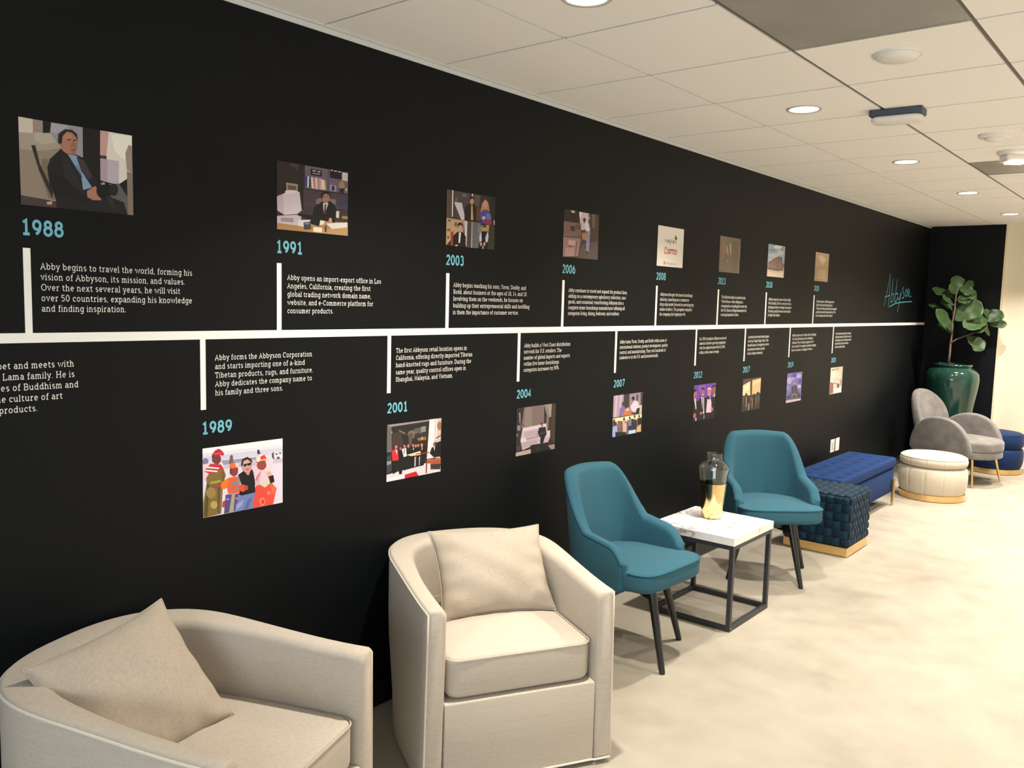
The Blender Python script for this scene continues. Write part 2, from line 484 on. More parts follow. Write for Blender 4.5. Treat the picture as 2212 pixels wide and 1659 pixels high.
# ------------------------------------------------------------------ lettering (monoline slab serif)
def arc(cx, cy, rx, ry, a0, a1, n=None):
    n = n or max(3, int(abs(a1-a0)/22))
    return [(cx+rx*cos(radians(a0+(a1-a0)*k/n)), cy+ry*sin(radians(a0+(a1-a0)*k/n))) for k in range(n+1)]
def ell(cx, cy, rx, ry): return arc(cx, cy, rx, ry, 0, 360, 18)
def L(*p): return list(p)
def hs(x0, x1, y): return ('s', (x0, y), (x1, y))     # a serif
G = {
 ' ': (24, []),
 'a': (49, [L((37,4),(37,33)), arc(23,33,14,15,0,150), L((37,28),(21,28)), arc(21,16,13,12,90,270), L((21,4),(31,6),(37,13)), hs(37,46,4)]),
 'b': (53, [L((12,68),(12,4)), hs(3,12,68), ell(28,26,16,22)]),
 'c': (46, [arc(26,26,17,22,50,315), L((37,35),(37,48))]),
 'd': (54, [ell(25,26,16,22), L((41,68),(41,4)), hs(32,41,68), hs(41,50,4)]),
 'e': (50, [L((10,27),(41,27)), arc(25.5,26,16,22,4,312)]),
 'f': (33, [L((15,4),(15,56)), arc(26,56,11,12,180,60), hs(5,29,47), hs(6,26,4)]),
 'g': (53, [ell(25,26,16,22), L((41,48),(41,-6)), arc(25,-6,16,12,0,-155), hs(41,50,47)]),
 'h': (54, [L((12,68),(12,4)), hs(3,12,68), hs(3,21,4), arc(26,32,14,16,170,0)+[(40,4)], hs(32,49,4)]),
 'i': (25, [L((12,48),(12,4)), hs(3,12,47), hs(3,21,4), L((12,61),(12,69))]),
 'j': (24, [L((14,48),(14,-8)), arc(4,-8,10,10,0,-100), hs(5,14,47), L((14,61),(14,69))]),
 'k': (52, [L((12,68),(12,4)), hs(3,12,68), hs(3,21,4), L((14,22),(38,47)), L((23,31),(41,4)), hs(30,46,47), hs(33,49,4)]),
 'l': (25, [L((12,68),(12,4)), hs(3,12,68), hs(3,21,4)]),
 'm': (76, [L((12,48),(12,4)), hs(3,12,47), hs(3,20,4), arc(24,34,12,14,170,0)+[(36,4)], arc(48,34,12,14,170,0)+[(60,4)], hs(29,43,4), hs(53,69,4)]),
 'n': (54, [L((12,48),(12,4)), hs(3,12,47), hs(3,21,4), arc(26,32,14,16,170,0)+[(40,4)], hs(32,49,4)]),
 'o': (53, [ell(26,26,17,22)]),
 'p': (53, [L((12,48),(12,-18)), hs(3,12,47), hs(3,22,-18), ell(28,26,16,22)]),
 'q': (53, [ell(24,26,16,22), L((40,48),(40,-18)), hs(31,49,-18)]),
 'r': (40, [L((14,48),(14,4)), hs(5,14,47), hs(5,25,4), arc(29,30,15,18,170,62)]),
 's': (43, [arc(22,37,12,11,35,270)+arc(22,15,13,11,90,-145)[1:]]),
 't': (37, [L((15,62),(15,16)), arc(26,16,11,12,180,305), hs(5,31,47)]),
 'u': (54, [L((12,48),(12,20)), arc(26,20,14,16,180,350), L((40,48),(40,4)), hs(3,12,47), hs(32,40,47), hs(40,49,4)]),
 'v': (49, [L((8,48),(24.5,4),(41,48)), hs(1,16,47), hs(33,48,47)]),
 'w': (70, [L((8,48),(21,4),(35,46),(49,4),(62,48)), hs(1,16,47), hs(54,69,47)]),
 'x': (49, [L((10,48),(39,4)), L((39,48),(10,4)), hs(3,18,47), hs(31,46,47), hs(2,18,4), hs(31,47,4)]),
 'y': (49, [L((8,48),(25,6)), L((41,48),(20,-17),(8,-17)), hs(1,16,47), hs(33,48,47)]),
 'z': (46, [L((8,38),(8,48),(38,48),(8,4),(38,4),(38,14))]),
 'A': (64, [L((8,4),(31,68),(55,4)), L((18,26),(45,26)), hs(0,17,4), hs(46,63,4)]),
 'B': (59, [L((14,4),(14,68)), L((5,68),(32,68)), arc(32,52.5,15,15.5,90,-90), L((14,37),(34,37)), arc(34,20.5,17,16.5,90,-90), L((5,4),(34,4))]),
 'C': (61, [arc(34,36,25,32,48,312), L((51,48),(51,68))]),
 'D': (65, [L((14,4),(14,68)), L((5,68),(30,68)), arc(30,36,28,32,90,-90), L((5,4),(30,4))]),
 'E': (57, [L((14,4),(14,68)), L((5,68),(48,68),(48,56)), L((14,37),(36,37)), L((5,4),(50,4),(50,17))]),
 'F': (54, [L((14,4),(14,68)), L((5,68),(48,68),(48,56)), L((14,37),(36,37)), hs(5,26,4)]),
 'G': (65, [arc(34,36,25,32,48,300), L((51,48),(51,68)), L((52,12),(52,30)), L((38,30),(59,30))]),
 'H': (70, [L((14,4),(14,68)), L((55,4),(55,68)), L((14,37),(55,37)), hs(5,24,68), hs(5,24,4), hs(45,64,68), hs(45,64,4)]),
 'I': (30, [L((15,4),(15,68)), hs(5,25,68), hs(5,25,4)]),
 'J': (44, [L((30,68),(30,20)), arc(18,20,12,16,0,-160), hs(20,40,68)]),
 'L': (53, [L((14,4),(14,68)), hs(5,25,68), L((5,4),(47,4),(47,18))]),
 'M': (80, [L((14,4),(14,68),(40,24),(66,68),(66,4)), hs(5,14,68), hs(66,75,68), hs(5,23,4), hs(57,75,4)]),
 'N': (70, [L((14,4),(14,68),(54,4),(54,68)), hs(5,14,68), hs(45,64,68), hs(5,23,4)]),
 'O': (68, [ell(34,36,26,32)]),
 'P': (57, [L((14,4),(14,68)), L((5,68),(34,68)), arc(34,51,16,17,90,-90), L((14,34),(34,34)), hs(5,25,4)]),
 'R': (62, [L((14,4),(14,68)), L((5,68),(34,68)), arc(34,52,16,16,90,-90), L((14,36),(34,36)), L((34,36),(52,4)), hs(5,24,4), hs(45,60,4)]),
 'S': (54, [arc(27,52,17,16,35,270)+arc(27,20,18,16,90,-150)[1:], L((43,52),(43,68)), L((9,4),(9,20))]),
 'T': (60, [L((30,4),(30,68)), L((6,54),(6,68),(54,68),(54,54)), hs(20,40,4)]),
 'U': (68, [L((14,68),(14,26)), arc(34,26,20,22,180,360), L((54,26),(54,68)), hs(5,24,68), hs(44,64,68)]),
 'V': (62, [L((9,68),(31,4),(53,68)), hs(1,18,68), hs(45,62,68)]),
 'W': (88, [L((9,68),(26,4),(44,66),(62,4),(79,68)), hs(1,18,68), hs(70,87,68)]),
 'Y': (60, [L((8,68),(30,34),(52,68)), L((30,34),(30,4)), hs(0,16,68), hs(44,60,68), hs(20,40,4)]),
 '0': (53, [ell(26,36,18,32)]),
 '1': (50, [L((11,57),(26,68),(26,4)), hs(10,42,4)]),
 '2': (51, [arc(25,50,16,18,165,-35)+[(8,4),(43,4)]]),
 '3': (51, [arc(23,53,14,15,150,-85), arc(24,21,17,17,85,-150)]),
 '4': (53, [L((35,4),(35,68),(6,22),(47,22))]),
 '5': (51, [L((41,68),(13,68),(11,38)), arc(24,24,17,20,125,-145)]),
 '6': (53, [ell(27,24,17,20), arc(42,26,32,42,178,108)]),
 '7': (49, [L((8,68),(43,68),(20,4))]),
 '8': (53, [ell(26,53.5,14.5,14.5), ell(26,22,18,18)]),
 '9': (53, [ell(26,48,17,20), arc(11,46,32,42,-2,-72)]),
 '.': (20, [L((10,2),(10,9))]),
 ',': (20, [L((11,8),(7,-8))]),
 '-': (34, [L((7,27),(27,27))]),
 "'": (18, [L((9,70),(9,54))]),
 '%': (76, [ell(18,54,12,14), ell(58,18,12,14), L((56,68),(20,4))]),
 ';': (20, [L((11,8),(7,-8)), L((10,38),(10,46))]),
}
def ribbon(pts, w):
    P = [Vector(p) for p in pts]; n = len(P)
    closed = (P[0]-P[-1]).length < 1e-3
    V, F = [], []
    for i in range(n):
        if closed and i in (0, n-1): e1 = P[-1]-P[-2]; e2 = P[1]-P[0]
        else:
            e1 = P[i]-P[i-1] if i else P[1]-P[0]
            e2 = P[i+1]-P[i] if i < n-1 else P[i]-P[i-1]
        e1 = e1.normalized(); e2 = e2.normalized()
        a = Vector((-e1.y, e1.x)); b = Vector((-e2.y, e2.x)); s = a+b
        s = s/max(s.length_squared/2, .5) if s.length > 1e-6 else a
        V += [P[i]+s*w/2, P[i]-s*w/2]
    for i in range(n-1): F.append((2*i, 2*i+1, 2*i+3, 2*i+2))
    return V, F
def text_line(s, weight=9.0, track=0.0, serif=True):
    """-> quads in glyph units, total advance"""
    V, F = [], []; x = 0
    for ch in s:
        adv, st = G[ch]
        for si, p in enumerate(st):
            if p and p[0] == 's':
                if not serif: continue
                p = list(p[1:])
            v, f = ribbon(p, weight)
            n = len(V); V += [(q.x+x, q.y, .00002*si) for q in v]; F += [tuple(i+n for i in q) for q in f]
        x += adv+track
    return V, F, x-track
def wall_text(name, lines, y0, z0, cap, pitch, mat, label, cat, group, weight=9.0, width=None, track=2.0, cond=1.0):
    """text on the black wall: lines run along +y, first baseline at z0."""
    k = cap/70.0; V, F = [], []
    kx = k*cond
    if width: kx = width/text_line(lines[0], weight, track)[2]
    for r, s in enumerate(lines):
        v, f, _ = text_line(s, weight, track); n = len(V)
        V += [(p[2], p[0]*kx, p[1]*k-r*pitch) for p in v]; F += [tuple(i+n for i in q) for q in f]
    o = obj(name, (V, F), mat)
    o.location = (.0009, y0, z0)
    return tag(o, label, cat, group)

# the bar and its stems
STEM_UP = [.951, 1.7715, 2.6215, 3.460, 4.3925, 5.2005, 5.9835, 6.9525]
STEM_DN = [1.477, 2.2915, 3.1175, 3.9705, 4.9175, 5.656, 6.4815, 7.465]
t = thing('timeline_bar', 'long white horizontal timeline bar with stems across the black wall', 'wall graphic', (0, 0, 1.5305))
obj('bar', box(0.0001, .0014, YB, YF-.002, 0, .0275), M['bar'], t)
for y in STEM_UP: obj('stem', box(.0001, .0014, y-.0095, y+.0095, .0275, 1.793-1.5305), M['bar'], t)
for y in STEM_DN: obj('stem', box(.0001, .0014, y-.0095, y+.0095, 1.298-1.5305, 0), M['bar'], t)

UPY = ['1988', '1991', '2003', '2006', '2008', '2013', '2018', '2020']
DNY = ['1989', '2001', '2004', '2007', '2012', '2017', '2019', '2020']
for s, y in zip(UPY, STEM_UP):
    lb = 'teal year %s in slab letters above the bar, over its white stem' % s
    wall_text('year_number', [s], y-.0125, 1.829, .041, .05, M['year_ink'], lb, 'lettering', 'teal year numbers', 13.5, .113, 3)
for s, y in zip(DNY, STEM_DN):
    lb = 'teal year %s in slab letters below the bar, under its white stem' % s
    wall_text('year_number', [s], y-.0075, 1.2165, .039, .05, M['year_ink'], lb, 'lettering', 'teal year numbers', 13.5, .114, 3)

CUP = [
 (['Abby begins to travel the world, forming his', 'vision of Abbyson, its mission, and values.', 'Over the next several years, he will visit', 'over 50 countries, expanding his knowledge', 'and finding inspiration.'], .985, .458),
 (['Abby opens an import-export office in Los', 'Angeles, California, creating the first', 'global trading network domain name,', 'website, and e-Commerce platform for', 'consumer products.'], 1.805, .440),
 (['Abby begins teaching his sons, Yavar, Doddy, and', 'Rodd, about business at the ages of 18, 14, and 10.', 'Involving them on the weekends, he focuses on', 'building up their entrepreneurial skills and instilling', 'in them the importance of customer service.'], 2.657, .502),
 (['Abby continues to travel and expand the product lines,', 'adding on a contemporary upholstery collection, case', 'goods, and occasional; transforming Abbyson into a', 'complete home furnishings manufacturer offering all', 'categories living, dining, bedroom, and outdoor.'], 3.506, .563),
 (['Abbyson disrupts the home furnishings', 'industry, launching an e-commerce', 'drop ship model focused on servicing top', 'online retailers. The program catapults', 'the company into hypergrowth.'], 4.435, .407),
 (['The Rafieha family is invited to the', 'White House, where Abbyson is', 'recognized as a leading job creator by', 'the U.S. House of Representatives for', 'creating hundreds of jobs.'], 5.250, .375),
 (['Abbyson opens its state of the art High', 'Point building. The two-story showroom,', 'displaying brand new designs throughout', '50 rooms, quickly becomes a destination', 'at High Point Market.'], 6.030, .425),
 (['Abbyson opens a 1 million square foot', 'high tech manufacturing facility in', 'Vietnam, boosting using high-end casegoods', 'and global manufacturing production. The', 'factory employs production support.'], 7.010, .430)]
CDN = [
 (['Abby forms the Abbyson Corporation', 'and starts importing one of a-kind', 'Tibetan products, rugs, and furniture.', 'Abby dedicates the company name to', 'his family and three sons.'], 1.520, .394),
 (['The first Abbyson retail location opens in', 'California, offering directly imported Tibetan', 'hand-knotted rugs and furniture. During the', 'same year, quality control offices open in', 'Shanghai, Malaysia, and Vietnam.'], 2.328, .423),
 (['Abby builds a West Coast distribution', 'network for U.S. retailers. The', 'number of global imports and exports', 'within five home furnishings', 'categories increases by 50%.'], 3.157, .381),
 (['Abby trains Yavar, Doddy, and Rodd within areas of', 'international relations, product development, quality', 'control, and manufacturing. They visit hundreds of', 'tradeshows in the U.S. and internationally.'], 4.011, .525),
 (['Inc. 500 recognizes Abbyson as one of', "America's fastest-growing companies", 'with the explosive growth of 2,142%', 'within a three-year average.'], 4.965, .391),
 (['A premium showroom location opens', 'in the Las Vegas Design Center. The', 'beautiful space is designed to service', 'top furniture retailers and the', 'interior design community.'], 5.705, .37),
 (['Abbyson opens a new 1 million cubic foot flagship', 'West Coast distribution center in Redlands,', 'California. The new facility, equipped with 73', 'docks, enables the company to accelerate shipping', 'times to consumers, averaging 24-48 hours.'], 6.530, .52),
 (['Three-dimensional experience creating', 'additional content, and virtual tours and', 'reality helps to grow and bring to market', 'brand collections and create more', 'value to consumer online.'], 7.525, .41)]
for (ln, y, w), s in zip(CUP, UPY):
    wall_text('caption_text', ln, y, 1.7355, .0186, .0295, M['cap_ink'], 'small white caption lines right of the %s stem above the bar' % s, 'lettering', 'white captions', 8.2, w)
for (ln, y, w), s in zip(CDN, DNY):
    wall_text('caption_text', ln, y, 1.460, .0186, .0295, M['cap_ink'], 'small white caption lines right of the %s stem below the bar' % s, 'lettering', 'white captions', 8.2, w)
cut = ['Abby travels to Tibet and meets with', 'the Dalai Lama family. He is', 'taught the practices of Buddhism and', 'introduced to the culture of art', 'and handmade products.']
k = .394/text_line(cut[0], 8.2, 2)[2]
V, F = [], []
ends = [1.070, 1.071, 1.081, 1.036, .968]
for r, s in enumerate(cut):
    v, f, adv = text_line(s, 8.2, 2); n = len(V); y0 = ends[r]-adv*k
    V += [(p[2], p[0]*k+y0-.66, p[1]*.0186/70-r*.0305) for p in v]; F += [tuple(i+n for i in q) for q in f]
o = obj('caption_text', (V, F), M['cap_ink']); o.location = (.0009, .66, 1.459)
tag(o, 'small white caption lines below the bar, cut off by the left edge', 'lettering', 'white captions')

# script signature at the far end: pen strokes on the wall (along the wall, height)
sig = [[(8.892,1.727),(8.944,1.837),(8.995,1.954),(9.03,2.048),(9.042,1.942),(9.045,1.839),(9.037,1.722)], [(8.893,1.817),(8.969,1.825),(9.062,1.839)],
 [(9.137,2.013),(9.13,1.893),(9.112,1.782),(9.167,1.776),(9.208,1.829),(9.174,1.858),(9.133,1.841)],
 [(9.284,2.009),(9.265,1.897),(9.246,1.788),(9.302,1.784),(9.344,1.839),(9.301,1.864),(9.26,1.844)],
 [(9.343,1.865),(9.349,1.819),(9.4,1.804),(9.449,1.872)], [(9.461,1.882),(9.425,1.78),(9.372,1.67)],
 [(9.548,1.938),(9.508,1.903),(9.568,1.857),(9.558,1.823),(9.5,1.822)],
 [(9.655,1.921),(9.611,1.879),(9.641,1.838),(9.692,1.874),(9.642,1.913)],
 [(9.699,1.922),(9.732,1.833),(9.749,1.92),(9.8,1.842),(9.85,1.845)],
 [(9.073,1.72),(9.254,1.754),(9.484,1.772),(9.901,1.788)]]
V, F = [], []
def spline(p, n=6):
    out = []
    for i in range(len(p)-1):
        a = Vector(p[max(i-1, 0)]); b = Vector(p[i]); c = Vector(p[i+1]); d = Vector(p[min(i+2, len(p)-1)])
        for k in range(n):
            s = k/n
            out.append(tuple(.5*((2*b)+(c-a)*s+(2*a-5*b+4*c-d)*s*s+(3*b-a-3*c+d)*s**3)))
    return out+[tuple(p[-1])]
for st in sig:
    v, f = ribbon(spline(st), .010); n = len(V)
    V += [(0, q.x-9.4, q.y-1.7) for q in v]; F += [tuple(i+n for i in q) for q in f]
o = obj('wall_script', (V, F), M['logo_ink']); o.location = (.0009, 9.4, 1.7)
tag(o, 'teal handwritten script lettering on the black wall beside the potted fig', 'lettering')


# ------------------------------------------------------------------ printed photographs on the wall
def clip_unit(P):
    for ax, sg, lim in ((0, 1, 0), (0, -1, -1), (1, 1, 0), (1, -1, -1)):
        Q = []
        for i in range(len(P)):
            a, b = P[i-1], P[i]; da = sg*a[ax]-lim; db = sg*b[ax]-lim
            if da >= 0: 
                if db >= 0: Q.append(b)
                else: s = da/(da-db); Q.append((a[0]+(b[0]-a[0])*s, a[1]+(b[1]-a[1])*s))
            elif db >= 0: s = da/(da-db); Q += [(a[0]+(b[0]-a[0])*s, a[1]+(b[1]-a[1])*s), b]
        P = Q
        if not P: break
    return P
def homog(quad):
    A, B = [], []
    for (x, y), (u, v) in zip(quad, ((0, 0), (1, 0), (1, 1), (0, 1))):
        A += [[x, y, 1, 0, 0, 0, -u*x, -u*y], [0, 0, 0, x, y, 1, -v*x, -v*y]]; B += [u, v]
    h = np.linalg.solve(np.array(A, float), np.array(B, float))
    def f(p):
        w = h[6]*p[0]+h[7]*p[1]+1
        return ((h[0]*p[0]+h[1]*p[1]+h[2])/w, (h[3]*p[0]+h[4]*p[1]+h[5])/w)
    return f
PW, PH = .313, .235
def picture(y0, z0, quad, base, shapes, label, extra=None):
    """A flat print, left edge y0, lower edge z0; shapes are drawn in the sketch frame whose corners are quad."""
    f = homog(quad); V, F, K = [], [], []
    def add(P, c, layer):
        n = len(V)
        for (u, v) in P: V.append((layer*.00003, u*PW, (1-v)*PH))
        F.append(tuple(range(n, n+len(P)))); K.append(c)
    add([(0, 0), (1, 0), (1, 1), (0, 1)], base, 0)
    for k, sh in enumerate(shapes):
        if sh[0] == 'e':
            _, cx, cy, rx, ry, c = sh
            P = [(cx+rx*cos(2*pi*i/20), cy+ry*sin(2*pi*i/20)) for i in range(20)]
        elif sh[0] == 'g':     # lettering given directly in unit coordinates
            for q in sh[1]: add(q, sh[2], k+1)
            continue
        else: P, c = sh[1], sh[2]
        P = clip_unit([f(p) for p in P])
        if len(P) > 2: add(P, c, k+1)
    me = bpy.data.meshes.new('photo_print'); me.from_pydata(V, [], F)
    ca = me.color_attributes.new('ink', 'FLOAT_COLOR', 'CORNER')
    for poly, c in zip(me.polygons, K):
        for li in poly.loop_indices: ca.data[li].color = rgb(*c)
    me.materials.append(M['print'])
    o = bpy.data.objects.new('photo_print', me); COL.objects.link(o); o.location = (.0012, y0, z0)
    # face the room
    bm = bmesh.new(); bm.from_mesh(me)
    for q in bm.faces:
        if q.normal.x < 0: q.normal_flip()
    bm.to_mesh(me); bm.free()
    return tag(o, label, 'printed photo', 'printed photos on the timeline wall')

def p(c, *pts): return ('p', list(pts), c)
def e(c, cx, cy, rx, ry): return ('e', cx, cy, rx, ry, c)
UPZ, DNZ = 1.910, .934
SK = (165,115,95)
picture(.940, UPZ, [(175,235),(1262,412),(1280,1172),(205,1080)], (22,21,22), [
 p((140,128,112),(185,545),(340,560),(580,550),(470,650),(470,800),(545,1050),(205,990)), p((118,106,92),(400,640),(480,640),(470,800),(540,1040),(470,1020),(400,800)),
 p((196,186,174),(175,235),(315,260),(320,395),(180,385)), p((150,130,125),(315,260),(410,275),(412,390),(318,395)),
 p((158,148,136),(180,385),(320,395),(480,390),(560,430),(582,545),(340,565),(185,545)), p((172,162,150),(330,385),(470,395),(540,430),(560,480),(420,500),(330,470)),
 p((70,55,56),(205,990),(545,1060),(545,1115),(205,1082)), p((143,141,150),(490,290),(792,335),(797,625),(600,560),(480,385)), p((160,158,165),(500,300),(640,320),(640,350),(540,400),(490,380)),
 p((214,209,200),(960,362),(1262,412),(1268,790),(1150,870),(1130,880),(965,840)), p((228,226,214),(1060,400),(1262,415),(1250,560),(1190,640),(1100,560)),
 p((190,150,145),(960,362),(1040,380),(1020,610),(960,600)), p((60,52,66),(962,600),(1022,608),(1022,640),(962,632)), p((165,150,165),(965,630),(1140,655),(1140,870),(965,840)), p((180,168,182),(1030,640),(1140,655),(1140,860),(1030,850)),
 p((150,135,125),(1200,580),(1230,500),(1262,510),(1270,770),(1215,740)), p((125,115,104),(1215,750),(1272,770),(1280,1172),(1228,1172)),
 p((92,88,90),(1030,870),(1140,870),(1225,1000),(1228,1172),(1000,1150),(1000,1000)), p((46,42,38),(300,510),(340,510),(385,690),(515,960),(505,1020),(380,760)),
 p((27,27,32),(595,550),(490,630),(455,720),(480,900),(540,1000),(545,1110),(800,1172),(1228,1180),(1190,1050),(1060,1000),(980,900),(895,800),(800,630),(740,600)),
 p((38,36,40),(600,600),(660,640),(700,740),(780,900),(800,940),(700,930),(620,830)), p((20,20,24),(480,760),(600,800),(760,950),(830,1000),(830,1060),(600,1000),(520,960)),
 p((122,152,182),(645,585),(740,610),(800,780),(885,910),(800,935),(780,800)), p((60,80,110),(735,700),(745,700),(790,810),(785,820)), p((58,48,58),(735,620),(800,650),(888,800),(860,835),(780,760)),
 p((140,98,84),(600,520),(725,570),(722,612),(650,595)), e((163,114,94),660,480,84,110), p((150,102,84),(670,500),(745,480),(735,560),(700,590)),
 e((172,122,100),640,430,50,40), p((60,40,36),(640,452),(680,447),(680,458),(640,463)), p((60,40,36),(700,455),(730,455),(728,466),(702,466)), p((120,70,62),(672,552),(722,550),(716,562),(680,562)), p((140,92,76),(690,470),(702,470),(712,512),(692,516)),
 p((40,34,32),(555,480),(558,400),(620,355),(690,360),(738,400),(748,475),(728,430),(690,388),(640,378),(602,420),(592,490),(575,500)),
 p((165,115,95),(835,945),(915,895),(925,910),(975,960),(970,1032),(900,1032),(840,1005)), e((18,18,20),1000,940,75,80), e((30,30,33),1090,930,42,60), p((150,140,150),(965,870),(1000,855),(1010,880),(975,885)), p((40,40,44),(1020,1000),(1060,980),(1110,1100),(1090,1120)),
 p((190,150,150),(450,1052),(505,1045),(500,1080),(455,1077))],
 'square printed photo of a seated man holding a camera, top left above 1988')
picture(1.762, UPZ, [(228,190),(836,285),(840,828),(230,768)], (60,50,52), [
 p((42,36,34),(228,190),(460,225),(455,600),(228,560)), p((70,58,50),(340,210),(410,222),(400,280),(380,250),(350,240)), p((106,90,110),(468,230),(836,290),(838,470),(468,420)), p((88,74,92),(660,260),(672,262),(672,450),(660,448)),
 p((72,60,70),(455,425),(838,470),(838,600),(455,580)), p((50,42,44),(455,420),(838,466),(838,476),(455,432)), p((22,20,22),(515,255),(612,272),(610,322),(515,308)), p((180,175,180),(530,268),(560,272),(560,282),(530,278)), p((180,175,180),(575,275),(598,279),(598,290),(575,286)), p((150,145,150),(530,290),(595,300),(595,308),(530,298)),
 p((50,60,140),(470,318),(488,320),(486,412),(470,405)), p((200,200,210),(488,320),(503,322),(500,415),(486,412)), p((40,35,40),(503,322),(516,324),(514,420),(501,416)), p((210,195,180),(516,325),(535,328),(548,425),(524,420)), p((180,90,90),(535,328),(548,330),(556,428),(546,424)), p((200,180,190),(548,330),(572,333),(576,430),(556,428)), p((170,130,120),(572,333),(590,336),(592,432),(576,430)), p((200,150,170),(590,336),(606,340),(608,432),(592,432)), p((210,200,170),(606,345),(632,350),(650,436),(608,432)), p((150,140,110),(632,350),(645,360),(652,436),(642,434)),
 p((25,25,30),(680,262),(780,277),(778,347),(680,332)), p((200,195,205),(685,264),(705,267),(705,274),(685,272)), p((200,195,205),(715,270),(740,273),(740,281),(715,278)), p((200,195,205),(750,275),(774,279),(774,287),(750,284)), p((196,186,190),(785,285),(834,292),(832,362),(785,352)),
 p((150,138,165),(680,390),(735,398),(735,450),(680,442)), e((40,34,48),708,420,12,22), e((150,130,90),782,395,26,36), p((40,34,50),(765,420),(802,420),(802,462),(765,458)), e((190,180,130),822,432,8,14),
 p((150,140,125),(305,375),(405,388),(405,450),(310,440)), p((100,80,72),(320,395),(392,404),(392,440),(322,432)),
 p((188,172,183),(228,490),(280,470),(290,648),(232,610)), p((206,192,202),(278,470),(340,440),(420,455),(440,610),(400,640),(290,648)), p((218,205,214),(300,440),(380,440),(420,455),(300,472)), p((40,36,40),(228,610),(290,645),(270,660),(228,650)),
 p((192,178,184),(230,655),(440,645),(425,742),(230,717)), p((150,136,146),(262,670),(370,675),(370,712),(262,702)), p((165,127,82),(230,715),(400,738),(640,700),(838,715),(840,828),(230,768)), p((180,142,98),(500,780),(840,760),(840,828),(560,800)),
 p((212,205,208),(415,690),(520,690),(470,750),(410,740)), p((216,208,202),(650,720),(835,712),(836,755),(700,768)), p((222,212,196),(590,690),(640,700),(630,730),(590,735)),
 p((120,105,112),(560,515),(610,500),(730,515),(730,560),(560,555)), p((22,20,22),(612,535),(548,580),(540,650),(430,640),(400,650),(520,690),(520,725),(590,745),(600,690),(725,715),(738,600),(720,560),(682,530)),
 p((200,195,205),(622,545),(668,545),(642,625),(625,612)), p((72,56,76),(636,555),(650,555),(645,640),(625,640)), e((160,115,95),645,500,31,44), p((60,40,36),(625,488),(640,488),(640,494),(625,494)), p((60,40,36),(652,488),(666,488),(666,494),(652,494)), p((120,70,64),(636,522),(658,522),(656,528),(638,528)),
 p((30,25,25),(608,515),(606,470),(640,440),(676,455),(684,500),(670,475),(640,465),(622,480),(614,510)), e((190,140,125),686,697,15,25), p((60,60,72),(455,710),(515,705),(520,770),(460,772)), p((120,120,130),(462,715),(508,712),(508,728),(466,730)), p((230,216,192),(540,750),(615,757),(615,797),(540,790)), p((50,40,40),(640,740),(652,740),(654,795),(640,795)), p((40,60,90),(775,530),(836,528),(836,570),(770,568)), p((205,195,200),(735,615),(762,615),(760,675),(735,670)), p((150,120,60),(785,655),(836,660),(836,685),(785,680))],
 'square printed photo of a man at an office desk with old computer above 1991')
